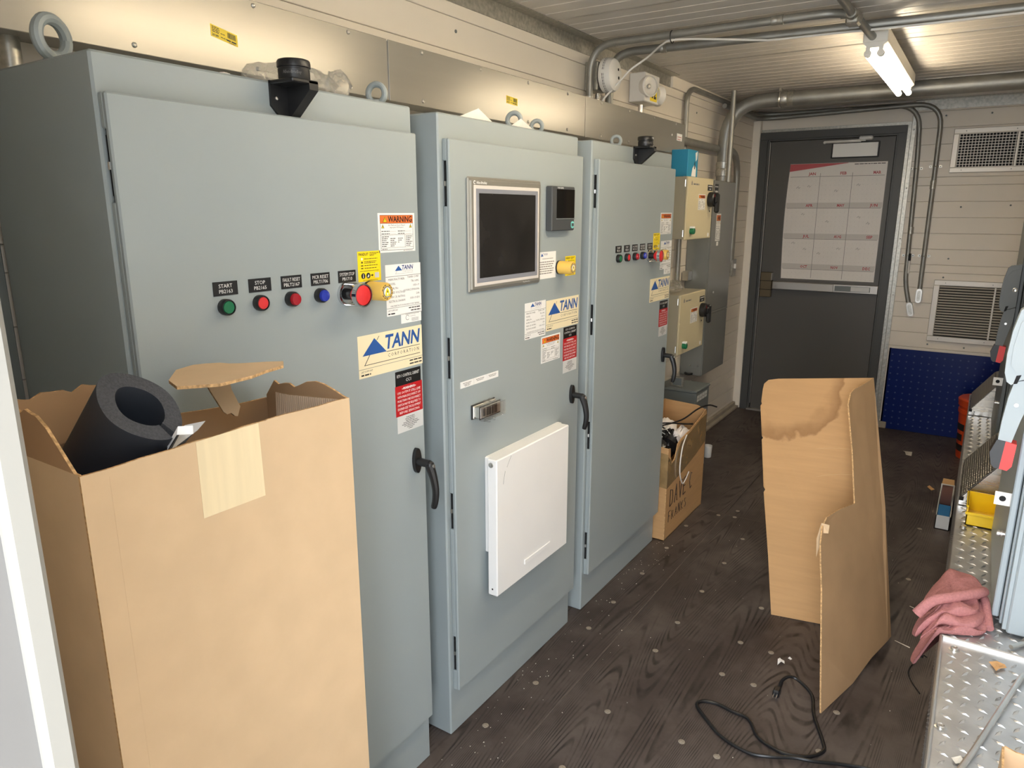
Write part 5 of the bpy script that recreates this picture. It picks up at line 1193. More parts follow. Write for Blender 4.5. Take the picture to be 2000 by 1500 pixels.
# left panel: subdivided so that it can bow a little
STC = None
A = [Alb, Vector((0.842, 2.130, 0.006)), Vector((1.0, 2.150, 0.016)), Fb, Fb.lerp(Ft, 0.5)+Vector((0.010, 0.0, 0)), Ft]
top_l = [Vector((0.564, 2.299, 0.9305)), Vector((0.528, 2.293, 0.922)), Vector((0.513, 2.288, 0.905)), Vector((0.511, 2.283, 0.883)), Vector((0.512, 2.27, 0.835)), Vector((0.516, 2.268, 0.826)), Vector((0.512, 2.262, 0.818)),
         Vector((0.534, 2.235, 0.700)), Vector((0.540, 2.233, 0.694)), Vector((0.536, 2.230, 0.686)), Vector((0.566, 2.20, 0.50)), Vector((0.5745, 2.196, 0.49)), Vector((0.570, 2.194, 0.478)), Vector((0.62, 2.15, 0.22))]
CARD2S = None
STAIN_C = (0.585-0.86, 2.29-2.1, 0.93)
CARD2S = stained_cardboard()
plane_sheet(A+top_l, 0.005, 0, 'back_panel', [CARD2S, CARDE])
B = [Bc, Vector((1.005, 1.80, 0.006)), Vector((1.041, 1.973, 0.020)), Vector((1.078, 2.12, 0.022)), Fb, Fb.lerp(Ft, 0.5)+Vector((0.010, 0.0, 0)), Ft, Vector((0.876, 2.245, 0.957)), Vector((0.858, 2.180, 0.952)), Vector((0.852, 2.150, 0.943)), Vector((0.853, 2.113, 0.908)), Vector((0.887, 2.088, 0.746)), Vector((0.920, 2.039, 0.566)),
     Vector((0.900, 1.97, 0.573)), Vector((0.888, 1.93, 0.576)), Vector((0.863, 1.83, 0.578)), Vector((0.857, 1.79, 0.553)), Vector((0.861, 1.764, 0.509)), Vector((0.872, 1.745, 0.44)), Vector((0.886, 1.722, 0.366)), Vector((0.915, 1.65, 0.18))]
TL = Vector((0.511, 2.283, 0.883)); nA = (Fb-Alb).cross(Ft-Alb).normalized(); nA = nA if nA.y < 0 else -nA
b = MB()
for (ta, tb_, s0, s1) in ((0.60, 0.63, 0.02, 0.8), (0.74, 0.72, 0.02, 0.8), (0.40, 0.36, 0.02, 0.55)):
    l_ = Alb.lerp(TL, ta); r_ = Fb.lerp(Ft, tb_); P = [l_.lerp(r_, s0+(s1-s0)*k/6)+nA*0.0023+Vector((0, 0, 0.004*math.sin(k*1.7))) for k in range(7)]
    b.tube(P, 0.0011, 5, 0)
cz = [Vector((0.60, 2.238, 0.70)), Vector((0.615, 2.222, 0.66)), Vector((0.632, 2.207, 0.60)), Vector((0.652, 2.196, 0.54))]
def onA(p): return p - nA*((p-Alb).dot(nA)) + nA*0.0023
b.tube([onA(p) for p in cz], 0.0012, 5, 0)
o = b.build('creases', [mat('cardboard_crease', rgb(204, 168, 122), 0.85)], t); o['kind'] = 'stuff'
plane_sheet(B, 0.005, 0, 'side_panel', [CARD2B, CARDE])
b = MB(); o = Vector((0.853, 1.80, 0.565)); b.add([o, o+Vector((0.026, -0.004, 0.0)), o+Vector((0.026, -0.010, -0.028)), o+Vector((0.012, -0.012, -0.030)), o+Vector((-0.004, -0.006, -0.125)), o+Vector((-0.010, 0.0, -0.06))], [(0,1,2,3), (0,3,4,5)], 0); b.build('torn_liner', [CARD], t, 0)

# ------------------------------------------------------------------ open carton of scraps behind the cabinets
DX0, DX1, DY0, DY1 = -0.19, 0.050, 2.492, 3.045
t = thing('scrap_carton', ((DX0+DX1)/2, (DY0+DY1)/2, 0), 'open brown carton full of cable scraps beside the farthest control cabinet', 'carton')
G = FX(DX1-0.002)
b = MB(); sheet(b, G, [(DY0, 0.0), (DY1, 0.0), (DY1, 0.54), (DY1-0.015, 0.555), (2.95, 0.53), (2.80, 0.50), (2.66, 0.485), (2.615, 0.472), (2.605, 0.445), (2.585, 0.405), (2.545, 0.395), (2.525, 0.43), (2.52, 0.475), (DY0, 0.48)], 0.004, 0, 2, 1); b.build('front_panel', [CARD2, CARDI, CARDE], t, 0)
b = MB(); sheet(b, FY(DY0+0.002), [(DX0, 0), (DX1-0.004, 0), (DX1-0.004, 0.48), (DX0, 0.50)], 0.004, 0, 2, 1); b.build('side_panel', [CARD2, CARDI, CARDE], t, 0)
b = MB(); sheet(b, FY(DY1-0.002), [(DX0, 0), (DX1-0.004, 0), (DX1-0.004, 0.545), (0.0, 0.565), (DX0, 0.575)], 0.004, 0, 2, 1); b.build('side_panel', [CARD2, CARDI, CARDE], t, 0)
b = MB(); sheet(b, FX(DX0+0.002), [(DY0+0.004, 0), (DY1-0.004, 0), (DY1-0.004, 0.575), (DY0+0.004, 0.56)], 0.004, 0, 2, 1); b.build('back_panel', [CARD2, CARDI, CARDE], t, 0)
b = MB(); b.box(DX0, DX1, DY0, DY1, 0, 0.004); b.build('bottom_panel', [CARD2], t, 0)
G = FX(DX1+0.0005)
b = MB(); sheet(b, G, [(DY0, 0.275), (2.70, 0.30), (2.90, 0.335), (DY1, 0.37), (DY1, 0.525), (2.95, 0.518), (2.80, 0.488), (2.66, 0.472), (2.60, 0.43), (2.585, 0.40), (2.545, 0.39), (2.52, 0.42), (DY0, 0.44)], 0.0006, 0, 0)
sheet(b, FY(DY0-0.0005), [(DX1-0.05, 0.28), (DX1, 0.275), (DX1, 0.45), (DX1-0.05, 0.455)], 0.0006, 0, 0); b.build('packing_tape', [CLTAPE], t, 0)
def strokes(F, a, c, w, h, s_, b, r=0.0022):
    S = {'D': [[(0,0),(0,1)], [(0,1),(.6,.9),(.75,.5),(.6,.1),(0,0)]], 'A': [[(0,0),(.4,1),(.75,0)], [(.15,.4),(.62,.4)]], 'V': [[(0,1),(.4,0),(.75,1)]], 'E': [[(.7,1),(0,.95),(0,0),(.7,.05)], [(0,.5),(.55,.5)]], 'C': [[(.7,.9),(.3,1),(0,.5),(.3,0),(.7,.1)]],
         'F': [[(.7,1),(0,1),(0,0)], [(0,.55),(.5,.55)]], 'R': [[(0,0),(0,1),(.6,.8),(.5,.55),(0,.5)], [(.2,.5),(.7,0)]], 'N': [[(0,0),(.05,1),(.65,0),(.7,1)]], 'K': [[(0,0),(0,1)], [(.65,1),(0,.45),(.7,0)]], 'S': [[(.65,.9),(.2,1),(.1,.7),(.6,.35),(.4,0),(0,.1)]]}
    for ch in s_:
        for st in S.get(ch, []): b.tube([F(a+p*w*0.8, c+q*h*(0.9+0.1*math.sin(a*90)), 0.0008) for p, q in st], r, 5, 0)
        a += w*(1.0 if ch != ' ' else 0.5)
b = MB(); strokes(G, 2.545, 0.165, 0.062, 0.095, 'DAVE C', b); b.build('handwriting', [mat('marker_ink', rgb(58, 40, 28), 0.6)], t, 0); b = MB(); strokes(G, 2.535, 0.085, 0.045, 0.055, 'FRANKS', b, 0.0014); b.build('handwriting', [MATS['marker_ink']], t, 0)
# contents
b = crumple(-0.07, 2.60, 0.36, 0.16, 0.17, 0.13, 51, 16, 16); k = crumple(-0.05, 2.72, 0.36, 0.14, 0.20, 0.13, 52, 14, 14); b.add(k.v, k.f)
tag(b.build('scrap_bag', [mat('black_film', rgb(24, 24, 26), 0.25, bump=0.8, bscale=40)]), 'black plastic bag bulging out of the open scrap carton', 'plastic bag')
for i, (x, y, z, lx, ly, h, sd, lab) in enumerate(((-0.11, 2.83, 0.42, 0.14, 0.18, 0.10, 61, 'white foam padding at the rear of the open scrap carton'), (0.0, 2.80, 0.40, 0.08, 0.16, 0.10, 62, 'white foam padding at the front rim of the open scrap carton'))):
    tag(crumple(x, y, z, lx, ly, h, sd, 14, 14).build('foam_padding', [TISSUE]), lab, 'foam padding', 'white padding in the scrap carton')
rr = random.Random(3); b = MB()
for i in range(26):
    x = rr.uniform(-0.14, 0.02); y = rr.uniform(2.52, 2.78); z = 0.485+rr.uniform(0, 0.02); a = rr.uniform(0, 6.28); L = rr.uniform(0.02, 0.06)
    b.tube([(x, y, z), (x+math.cos(a)*L*0.5, y+math.sin(a)*L*0.5, z+0.012), (x+math.cos(a)*L, y+math.sin(a)*L, z+rr.uniform(-0.01, 0.01))], rr.choice((0.002, 0.0025, 0.004)), 6, rr.choice((0, 0, 1, 2)))
o = tag(b.build('wire_scraps', [RUBBER, LGREY, WHITE]), 'tangle of short wire scraps on the black bag in the carton', 'wire scraps', None, 'stuff')
b = MB(); b.tube(spline([(0.055, 2.725, 0.49), (0.060, 2.66, 0.45), (0.062, 2.632, 0.38), (0.062, 2.636, 0.31), (0.060, 2.68, 0.25), (0.058, 2.708, 0.235)], 6), 0.0032, 6); b.tube([(0.058, 2.708, 0.235), (0.058, 2.745, 0.25), (0.058, 2.783, 0.276)], 0.0028, 6)
tag(b.build('white_wire', [WHITE]), 'white wire hanging down the front of the open scrap carton', 'wire')
b = MB(); b.tube(spline([(-0.15, 2.55, 0.53), (-0.08, 2.62, 0.535), (0.0, 2.78, 0.545), (0.03, 2.95, 0.57), (0.06, 3.04, 0.575), (0.085, 3.10, 0.555)], 6), 0.0042, 8); tag(b.build('black_cable', [RUBBER]), 'black cable arching over the open scrap carton', 'cable')
b = MB(); b.tube(spline([(-0.145, 2.70, 0.52), (-0.06, 2.74, 0.53), (0.0, 2.82, 0.515), (0.03, 2.88, 0.505)], 6), 0.004, 8); tag(b.build('black_cable', [RUBBER]), 'black cable curving across the contents of the scrap carton', 'cable')
b = MB(); b.lathe((-0.175, 3.84, 0.0), Z_, [(0.022, 0), (0.025, 0.004), (0.028, 0.08), (0.026, 0.081), (0.022, 0.01)], 16); tag(b.build('white_cup', [WHITE]), 'small white container on the floor behind the scrap carton', 'container')

# ------------------------------------------------------------------ power cord on the floor
cp = [[0.803, 1.622], [0.806, 1.650], [0.825, 1.678], [0.855, 1.681], [0.905, 1.641], [0.929, 1.553], [0.975, 1.447], [0.983, 1.407], [0.952, 1.361], [0.898, 1.336], [0.854, 1.337], [0.802, 1.360], [0.756, 1.425], [0.701, 1.433], [0.648, 1.442], [0.604, 1.429], [0.595, 1.399], [0.633, 1.359], [0.709, 1.299], [0.793, 1.277], [0.851, 1.286], [0.914, 1.322], [0.968, 1.340], [1.045, 1.383], [1.124, 1.405], [1.205, 1.38]]
zz = lambda i: 0.0052 + (0.030*math.exp(-((i-2)/2.0)**2) if i < 6 else 0) + (0.006 if i in (20, 21, 22) else 0)
t = thing('power_cable', (0.85, 1.45, 0), 'black power cord lying in a loose loop on the floor', 'power cord')
path = spline([(x, y, zz(i)) for i, (x, y) in enumerate(cp)], 6)
b = MB(); b.tube(path, 0.0056, 8); b.build('cord', [RUBBER], t)
b = MB(); b.box(0.790, 0.812, 1.585, 1.618, 0.0, 0.026, 0, 0.004); b.tube([(0.802, 1.612, 0.014), (0.804, 1.632, 0.018), (0.806, 1.648, 0.024)], 0.006, 8, 0, True, [0.008, 0.0065, 0.005]); b.build('plug', [BLACK], t)
b = MB()
for dx in (-0.005, 0.005): b.box(0.801+dx-0.001, 0.801+dx+0.001, 1.568, 1.588, 0.010, 0.016, 0)
b.build('plug_prongs', [STEEL], t)
b = MB(); b.tube(spline([(1.210, 2.101, 0.012), (1.195, 2.094, 0.018), (1.174, 2.052, 0.006), (1.162, 1.991, 0.003), (1.175, 1.932, 0.003), (1.205, 1.872, 0.003)], 6), 0.0022, 6); b.box(1.188, 1.200, 2.088, 2.098, 0.010, 0.022, 0, 0.002); tag(b.build('cable_tie', [RUBBER]), 'curved black cable tie on the floor beside the tread plate bench', 'cable tie')
def chip(name, pts, label, cat, m, z=0.0006, lift=0.006):
    b = MB(); n = len(pts); rr = random.Random(len(label)); top = [(x, y, z+rr.uniform(0, lift)) for x, y in pts]
    b.v = [(x, y, zz_) for x, y, zz_ in top] + [(x, y, zz_-0.0006) for x, y, zz_ in top]; b.f = [tuple(range(n)), tuple(range(n, 2*n))[::-1]] + [(i, (i+1) % n, n+(i+1) % n, n+i) for i in range(n)]; b.m = [0]*len(b.f)
    return tag(b.build(name, [m], None, 0), label, cat)
chip('paper_scrap', [(0.758, 1.80), (0.764, 1.772), (0.772, 1.790), (0.784, 1.792), (0.780, 1.806), (0.768, 1.806), (0.762, 1.818)], 'torn white paper scrap on the floor left of the bent cardboard', 'paper scrap', LWHITE, 0.001, 0.008)
chip('paper_scrap', [(0.786, 1.835), (0.796, 1.828), (0.800, 1.838), (0.790, 1.845)], 'tiny white scrap beside the torn paper on the floor', 'paper scrap', LWHITE, 0.001, 0.003)
chip('paper_scrap', [(0.905, 4.69), (0.96, 4.68), (0.962, 4.60), (0.930, 4.595), (0.918, 4.66)], 'beige paper scrap on the floor before the blue pegboard', 'paper scrap', PALECHIP, 0.001, 0.006)
chip('wood_splinter', [(1.10, 2.170), (1.152, 2.150), (1.153, 2.154), (1.101, 2.174)], 'pale splinter on the floor just below the pink towel', 'splinter', PALECHIP, 0.001, 0.002)
chip('wood_splinter', [(1.125, 2.478), (1.175, 2.452), (1.176, 2.456), (1.126, 2.482)], 'pale splinter on the floor beyond the pink towel', 'splinter', PALECHIP, 0.001, 0.002)
chip('wood_chip', [(1.09, 4.02), (1.115, 3.98), (1.13, 4.0), (1.10, 4.06)], 'yellowish chip on the floor by the abrasive roll box', 'wood chip', LEAF, 0.001, 0.004)
rr = random.Random(11); b = MB()
for i in range(120):
    x = abs(rr.gauss(0.0, 0.09))+0.015; y = rr.uniform(0.7, 2.5); s_ = rr.uniform(0.0005, 0.0014)
    if 0.003 < x < 0.4: b.box(x-s_, x+s_, y-s_*1.3, y+s_*1.3, 0.0002, 0.0002+s_, 0)
for i in range(60):
    x = rr.uniform(0.3, 1.2); y = rr.uniform(1.2, 3.6); s_ = rr.uniform(0.0005, 0.0011); b.box(x-s_, x+s_, y-s_*1.5, y+s_*1.5, 0.0002, 0.0002+s_, 0)
o = tag(b.build('floor_crumbs', [PALECHIP], None, 0), 'scattered pale crumbs on the dark floor along the cabinets', 'crumbs', None, 'stuff')

# ------------------------------------------------------------------ tread-plate bench along the right wall
BT = 0.50; BX = 1.231
def lugs(x0, x1, y0, y1, z, L, W, pitch, seed, margin=0.012, avoid=()):
    b = MB(); i = 0; nx = int((x1-x0)/pitch); ny = int((y1-y0)/pitch)
    for i in range(nx+1):
        for j in range(ny+1):
            x = x0+margin+i*pitch; y = y0+margin+j*pitch
            if x > x1-margin or y > y1-margin: continue
            if any((x-a)**2+(y-c)**2 < r*r for a, c, r in avoid): continue
            th = math.radians(62) if (i+j) % 2 else math.radians(-28)
            c, s_ = math.cos(th), math.sin(th); h = 0.0034
            P = []
            for (u, v, w) in ((-L/2, 0, 0), (0, -W/2, 0), (L/2, 0, 0), (0, W/2, 0), (-L*0.2, 0, h), (L*0.2, 0, h)): P.append((x+u*c-v*s_, y+u*s_+v*c, z+w))
            b.add(P, [(0,1,5,4), (1,2,5), (2,3,5), (3,0,4), (3,4,5), (0,1,4)], 0)
    return b
def bench(y0, y1, label, rim=False, px=0.033, L=0.030):
    t = thing('tread_plate_bench', ((BX+XR)/2, (y0+y1)/2, 0), label, 'bench', 'tread plate bench sections')
    b = MB(); b.box(BX+0.004, XR-0.001, y0+0.004, y1-0.004, 0, BT-0.005, 0, 0.002); b.build('bench_body', [TREAD], t)
    b = MB(); b.box(BX, XR-0.001, y0+0.001, y1-0.001, BT-0.005, BT, 0, 0.002); top = b.build('top_plate', [TREAD], t)
    av = [(1.256, 1.327, 0.022), (1.243, 0.981, 0.022)] if rim else []
    o = lugs(BX+0.012, min(XR, 1.60), y0+0.006, y1-0.006, BT, L, 0.0085, px, 1, 0.012, av).build('tread_lugs', [TREAD], top, 0); o['kind'] = 'stuff'
    n = 0; b = MB()
    for i in range(int((y1-y0)/0.022)):
        for j in range(20):
            y = y0+0.02+0.022*i+(0.011 if j % 2 else 0); z = 0.03+0.022*j
            if y < y1-0.02: b.add([(BX+0.0039, y, z-0.006), (BX+0.0018, y, z), (BX+0.0039, y, z+0.006), (BX+0.0039, y-0.004, z), (BX+0.0039, y+0.004, z)], [(0,1,3), (0,1,4), (2,1,3), (2,1,4)], 0)
    o = b.build('side_tread_lugs', [TREAD], t, 0); o['kind'] = 'stuff'
    if rim:
        b = MB(); b.box(BX-0.004, BX+0.004, y0, y1, BT-0.02, BT+0.010, 0, 0.003); b.build('edge_rim', [ALU], t)
        b = MB(); b.box(BX-0.004, XR-0.001, y1-0.005, y1, BT-0.02, BT+0.010, 0, 0.003); b.build('edge_rim', [ALU], t)
        for (x, y) in ((1.256, 1.327), (1.243, 0.981), (1.256, 0.70)):
            c = MB(); c.lathe((x+0.006, y, BT), Z_, [(0.0125, 0), (0.0125, 0.0015), (0.0085, 0.002), (0.0085, 0.006), (0.007, 0.0075), (0.005, 0.0055)], 18, 0); c.build('flange_bolt', [STEEL], t)
    return t
bench(0.35, 1.372, 'tread plate bench section nearest the camera with a raised edge rim', True)
bench(1.376, 3.02, 'tread plate bench section under the yellow bin and the pink towel', False, 0.033, 0.030)
bench(3.024, 4.45, 'tread plate bench section farthest away beside the orange bucket', False, 0.036, 0.030)

# stainless wedge covers
def wedge(y0, y1, label):
    x0, x1 = 1.236, 1.372; z0, zl = BT+0.0025, BT+0.028
    t = thing('wedge_cover', ((x0+x1)/2, (y0+y1)/2, z0), label, 'cover', 'sloped stainless covers on the bench')
    b = MB(); P = lambda a, c, d: (a, d, c)
    b.prism(P, [(x0, z0), (x1, z0), (x1, BT+0.185), (1.345, BT+0.176), (x0+0.004, zl)], y0, y1, 0); b.build('cover_body', [STAINL], t)
    dx, dz = 1.345-(x0+0.004), (BT+0.176)-zl; L = math.hypot(dx, dz); N = (-dz/L, dx/L)
    Fs = lambda a, c, d=0.0: (x0+0.004+dx*c/L+N[0]*d, y0+a, zl+dz*c/L+N[1]*d)
    b = MB(); b.box(0.006, y1-y0-0.006, 0.004, L-0.004, 0.0006, 0.004, 0, 0.001, Fs); pf = b.build('perforated_slope', [PERF], t)
    b = MB(); w = y1-y0
    for i in range(int(w/0.022)):
        for j in range(int(L/0.011)-1):
            a = 0.014+0.022*i+(0.011 if j % 2 else 0); c = 0.012+0.011*j
            if a > w-0.012: continue
            b.add([Fs(a-0.0065, c, 0.0042), Fs(a, c-0.0025, 0.0042), Fs(a+0.0065, c, 0.0042), Fs(a, c+0.0025, 0.0042), Fs(a, c, 0.0062)], [(0,1,4), (1,2,4), (2,3,4), (3,0,4)], 0)
    o = b.build('slope_lugs', [ALU], pf, 0); o['kind'] = 'stuff'
    b = MB(); b.box(x0-0.001, x1, y0-0.0035, y0-0.0005, z0, zl, 0, 0.001); b.box(x0-0.001, x0+0.014, y0-0.0045, y0-0.0035, zl-0.008, zl+0.006, 1, 0); b.lathe((x0+0.025, y0-0.0035, z0+0.007), (0, -1, 0), [(0.003, 0), (0.003, 0.001)], 8, 1); b.lathe((x0+0.025, y0-0.0035, z0+0.018), (0, -1, 0), [(0.003, 0), (0.003, 0.001)], 8, 1); b.build('front_lip', [STEEL, DARK], t)
    return t
wedge(2.42, 2.92, 'sloped stainless cover on the bench right behind the yellow bin')
wedge(3.90, 4.34, 'sloped stainless cover on the bench near the orange bucket')

# enclosures with flange-mounted disconnect handles
def enclosure(y0, y1, label, GREYR=GREYR):
    t = thing('power_enclosure', (1.64, (y0+y1)/2, BT), label, 'enclosure', 'enclosures with red-black handles on the right')
    z0 = BT+0.0025
    b = MB(); b.box(1.372, XR-0.002, y0, y1, z0+0.004, 1.98, 0, 0.004); b.build('enclosure_body', [GREYR], t)
    b = MB(); b.box(1.362, 1.372, y0+0.006, y1-0.006, z0+0.010, 1.97, 0, 0.001); b.box(1.356, 1.362, y0+0.030, y1-0.01, z0+0.012, 1.965, 0, 0.002); d = b.build('door_return', [GREYR], t)
    b = MB(); b.box(1.338, 1.354, y0+0.048, y1-0.012, z0+0.020, 1.96, 0, 0.003); b.build('enclosure_door', [GREYR], t)
    b = MB(); b.cyl((1.383, y0+0.015, z0-0.0005), (1.383, y0+0.015, z0+0.012), 0.004, 10, 0); b.build('levelling_bolt', [STEEL], t)
    b = MB(); yc = y0+0.072; b.box(1.302, 1.340, yc-0.0015, yc+0.0015, 0.831, 0.867, 0, 0.0); 
    n = 10; b.lathe((1.3195, yc-0.0015, 0.8495), (0, -1, 0), [(0.0078, 0.0), (0.0078, 0.0006)], 14, 1); b.build('padlock_tab', [WHITE, DARK], t)
    b = MB(); b.lathe((1.338, y0+0.072, 0.752), (-1, 0, 0), [(0.006, 0), (0.006, 0.006), (0.009, 0.006), (0.009, 0.009), (0.006, 0.009), (0.006, 0.012), (0.0085, 0.012), (0.0085, 0.018)], 12, 0); b.build('door_bolt', [STEEL], t)
    # handle: profile in the x-z plane, thickness along y
    P = lambda a, c, d: (a, d, c); ya, yb = y0+0.020, y0+0.060
    op = MB(); op.prism(P, [(1.338, 1.37), (1.300, 1.362), (1.290, 1.352), (1.280, 1.30), (1.276, 1.24), (1.277, 1.195), (1.284, 1.172), (1.294, 1.165), (1.310, 1.178), (1.338, 1.19)], ya, yb, 0); mech = op.build('operator_housing', [GREYR], t)
    c = MB(); c.prism(P, [(1.336, 1.352), (1.306, 1.342), (1.294, 1.322), (1.286, 1.26), (1.287, 1.215), (1.300, 1.198), (1.336, 1.208)], ya-0.004, ya+0.001, 0); c.prism(P, [(1.302, 1.190), (1.312, 1.193), (1.306, 1.170), (1.298, 1.168)], ya-0.0006, ya+0.002, 1); c.build('housing_cover', [GREYR, DARK], t)
    c = MB(); c.lathe((1.325, ya-0.004, 1.262), (0, -1, 0), [(0.010, 0), (0.010, 0.002), (0.007, 0.003), (0.004, 0.002)], 14, 0); c.lathe((1.312, ya+0.004, 1.115), (0, -1, 0), [(0.005, 0), (0.005, 0.003)], 10, 0); c.build('rivets', [STEEL], t)
    l_ = MB(); l_.prism(P, [(1.300, 1.172), (1.338, 1.185), (1.336, 1.12), (1.326, 1.075), (1.314, 1.010), (1.286, 1.012), (1.288, 1.07), (1.293, 1.13)], ya+0.004, yb-0.004, 0); lev = l_.build('lever', [GREYR], t)
    g = MB(); g.prism(P, [(1.284, 1.020), (1.303, 1.018), (1.298, 0.945), (1.288, 0.945), (1.280, 0.953), (1.273, 0.985)], ya-0.001, yb+0.001, 0); g.prism(P, [(1.303, 1.018), (1.327, 1.014), (1.324, 0.955), (1.315, 0.942), (1.298, 0.945)], ya-0.001, yb+0.001, 1); g.build('grip', [BLACK, GRIPR], t)
    return t
enclosure(1.474, 2.15, 'light grey enclosure nearest the camera at the right edge, red-black handle')
enclosure(3.075, 3.78, 'farther grey enclosure, darkened for weaker light, with a red-black handle before the lower vent', mat('shaded_enclosure_grey', rgb(92, 96, 95), 0.42))  # darker copy of the enclosure grey, weaker light put into its colour

# ------------------------------------------------------------------ things on the bench
t = thing('storage_bin', (1.325, 2.26, BT), 'yellow plastic storage bin on the bench before the stainless cover', 'storage bin')
z = BT+0.0025; b = MB(); x0, x1, y0, y1, h = 1.262, 1.392, 2.215, 2.375, 0.075
b.box(x0, x1, y0, y1, z, z+0.003); b.box(x0, x0+0.003, y0, y1, z, z+h); b.box(x1-0.003, x1, y0, y1, z, z+h); b.box(x0, x1, y1-0.003, y1, z, z+h); b.box(x0, x1, y0, y0+0.003, z, z+0.045); b.build('bin_body', [BINY], t)
b = MB(); b.box(x0-0.004, x0+0.004, y0-0.002, y1, z+h-0.008, z+h, 0, 0.002); b.box(x1-0.004, x1+0.004, y0-0.002, y1, z+h-0.008, z+h, 0, 0.002); b.box(x0-0.004, x1+0.004, y0-0.006, y0+0.004, z+0.040, z+0.050, 0, 0.002); b.build('bin_rim', [BINY], t)
b = MB(); b.lathe((1.258, 2.175, BT+0.0025), Z_, [(0.012, 0), (0.012, 0.003), (0.0095, 0.003), (0.0095, 0.011), (0.006, 0.012)], 14, 0); tag(b.build('hex_bolt', [STEEL]), 'bright hex bolt standing on the bench before the yellow bin', 'bolt')
b = MB(); b.cyl((1.382, 1.402, BT+0.0095), (1.412, 1.442, BT+0.0095), 0.006, 12, 0); b.cyl((1.412, 1.442, BT+0.0115), (1.418, 1.450, BT+0.0115), 0.0105, 6, 0); tag(b.build('loose_bolt', [STEEL]), 'loose zinc bolt lying at the foot of the nearest enclosure', 'bolt')
b = MB(); b.tube([(1.46, 1.368, BT+0.016), (1.40, 1.27, BT+0.010), (1.31, 0.93, BT+0.0085), (1.27, 0.79, BT+0.0085)], 0.006, 10); tag(b.build('steel_rod', [STEEL]), 'thin steel rod lying diagonally across the nearest tread plate', 'steel rod')
chip('dry_leaf', [(1.335, 1.305), (1.352, 1.318), (1.368, 1.312), (1.372, 1.300), (1.356, 1.285), (1.350, 1.270), (1.345, 1.288)], 'dry brown leaf lying on the nearest tread plate', 'leaf', LEAF, BT+0.004, 0.006)
chip('paper_scrap', [(1.272, 0.885), (1.288, 0.90), (1.296, 0.885), (1.28, 0.868)], 'pale paper scrap on the nearest tread plate by the steel rod', 'paper scrap', PALECHIP, BT+0.004, 0.004)
t = thing('small_carton', (1.42, 0.88, BT), 'open brown carton on the nearest tread plate, at the lower right corner', 'carton')
z = BT+0.0025
b = MB(); sheet(b, FP((1.355, 0.90, z), (1, 0.05, 0), (0, 0, 1)), [(0, 0), (0.16, 0), (0.16, 0.052), (0.02, 0.052), (0.0, 0.058)], 0.004, 0, 1); b.build('front_panel', [CARD, CARDE], t, 0)
b = MB(); sheet(b, FP((1.353, 0.90, z), (-0.02, -1, 0), (0, 0, 1)), [(0, 0), (0.15, 0), (0.15, 0.05), (0, 0.056)], 0.004, 0, 1); b.build('side_panel', [CARD, CARDE], t, 0)
b = MB(); sheet(b, FP((1.512, 0.90, z), (0, -1, 0), (0, 0, 1)), [(0, 0), (0.15, 0), (0.15, 0.05), (0, 0.056)], 0.004, 0, 1); b.build('side_panel', [CARD, CARDE], t, 0)
b = MB(); sheet(b, FP((1.352, 0.752, z), (1, 0.0, 0), (0, 0, 1)), [(0, 0), (0.16, 0), (0.16, 0.05), (0, 0.05)], 0.004, 0, 1); b.build('back_panel', [CARD, CARDE], t, 0)
b = MB(); b.box(1.355, 1.51, 0.755, 0.90, z, z+0.003); b.build('bottom_panel', [CARD], t, 0)

# pink towel, folded layers
def cloth_layer(b, pts, zf, th, seed, rows=5):
    """a folded pad of cloth: smooth outline, rounded rim"""
    rr = random.Random(seed); out = spline([(x, y, 0) for x, y in pts] + [(pts[0][0], pts[0][1], 0)], 5)[:-1]; n = len(out); c = sum(out, Vector())/n
    rings = []
    prof = [(0.93, 0.0), (1.0, 0.35), (0.995, 0.75), (0.93, 1.0), (0.75, 1.06), (0.5, 1.02), (0.2, 1.0)]
    vs = []
    for (k, h) in prof:
        for i, p in enumerate(out):
            q = c+(p-c)*k; w = 1+0.14*math.sin(i*0.55+seed)+0.08*math.sin(i*1.3+seed*2)
            vs.append((q.x, q.y, zf(q.x, q.y)+th*h*w + 0.006*math.sin(q.x*70+q.y*35+seed)*(h > 0.8)))
    k = len(prof); fs = [(r*n+i, r*n+(i+1) % n, (r+1)*n+(i+1) % n, (r+1)*n+i) for r in range(k-1) for i in range(n)]
    fs.append(tuple((k-1)*n+i for i in range(n))); fs.append(tuple(range(n))[::-1]); b.add(vs, fs, 0)
b = MB(); e = BX-0.006
drop = lambda base: (lambda x, y: base - (0.0 if x > e else min(0.09, (e-x)*1.5)))
cloth_layer(b, [(1.178, 1.30), (1.215, 1.37), (1.27, 1.40), (1.32, 1.43), (1.330, 1.47), (1.325, 1.52), (1.28, 1.50), (1.21, 1.44), (1.172, 1.36)], drop(BT+0.004), 0.018, 1)
cloth_layer(b, [(1.185, 1.39), (1.23, 1.40), (1.30, 1.42), (1.325, 1.50), (1.32, 1.57), (1.27, 1.58), (1.205, 1.50)], drop(BT+0.020), 0.020, 4)
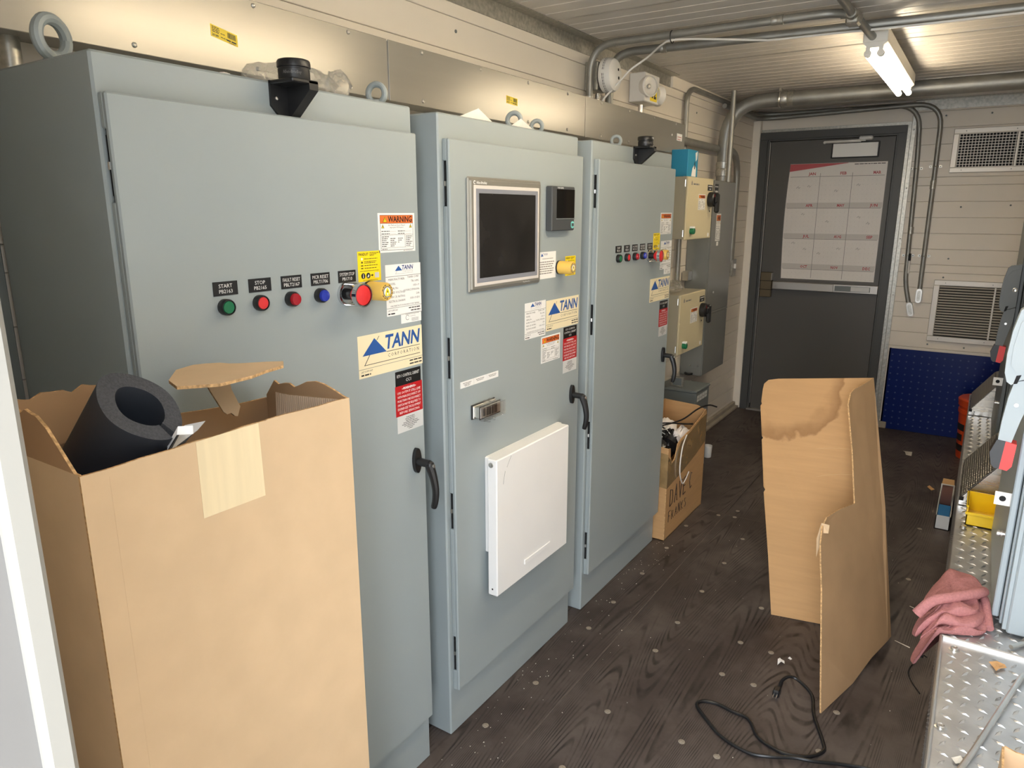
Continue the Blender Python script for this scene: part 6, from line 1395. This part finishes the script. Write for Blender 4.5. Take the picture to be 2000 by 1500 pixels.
cloth_layer(b, [(1.172, 1.40), (1.215, 1.42), (1.265, 1.435), (1.305, 1.475), (1.30, 1.55), (1.26, 1.56), (1.20, 1.52), (1.165, 1.45)], drop(BT+0.036), 0.022, 7)
cloth_layer(b, [(1.180, 1.49), (1.23, 1.485), (1.29, 1.515), (1.315, 1.56), (1.30, 1.63), (1.25, 1.665), (1.20, 1.62), (1.175, 1.55)], drop(BT+0.050), 0.022, 9)
b.tube(spline([(1.168, 1.425, BT+0.020), (1.20, 1.44, BT+0.062), (1.25, 1.475, BT+0.074), (1.30, 1.53, BT+0.074), (1.315, 1.565, BT+0.066)], 6), 0.014, 10, 0, True)
b.tube(spline([(1.310, 1.60, BT+0.03), (1.320, 1.56, BT+0.045), (1.328, 1.51, BT+0.030), (1.335, 1.462, BT+0.014)], 6), 0.011, 10, 0, True)
tag(b.build('towel', [TOWEL], None, 60), 'crumpled pink terry towel hanging over the bench edge', 'towel')

# abrasive roll box on the floor
t = thing('abrasive_roll_box', (1.195, 3.56, 0), 'narrow blue and white box holding a brown abrasive roll on the floor', 'box')
x0, x1, y0, y1, h = 1.160, 1.226, 3.40, 3.86, 0.075
b = MB(); b.box(x0, x1, y0, y1, 0.0, 0.004); b.box(x0, x0+0.004, y0, y1, 0, h); b.box(x1-0.004, x1, y0, y1, 0, h); b.box(x0, x1, y0, y0+0.004, 0, h); b.box(x0, x1, y1-0.004, y1, 0, h+0.02); b.build('box_tray', [LGREY], t)
b = MB(); b.box(x0+0.006, x1-0.006, y0+0.006, 3.60, 0.055, 0.064, 0, 0.001); b.build('blue_insert', [BLUEP], t)
b = MB(); b.lathe((x0+0.008, 3.69, 0.073), X_, [(0.020, 0), (0.068, 0), (0.068, x1-x0-0.016), (0.020, x1-x0-0.016)], 32, 0, None, True); b.build('abrasive_roll', [SAND], t)
b = MB(); sheet(b, FP((x0, y1-0.002, h), (1, 0, 0), (0, 0.5, 1)), [(0, 0), (0.066, 0), (0.060, 0.05), (0.006, 0.05)], 0.003, 0, 1); b.build('box_flap', [CARD2, CARDE], t, 0)
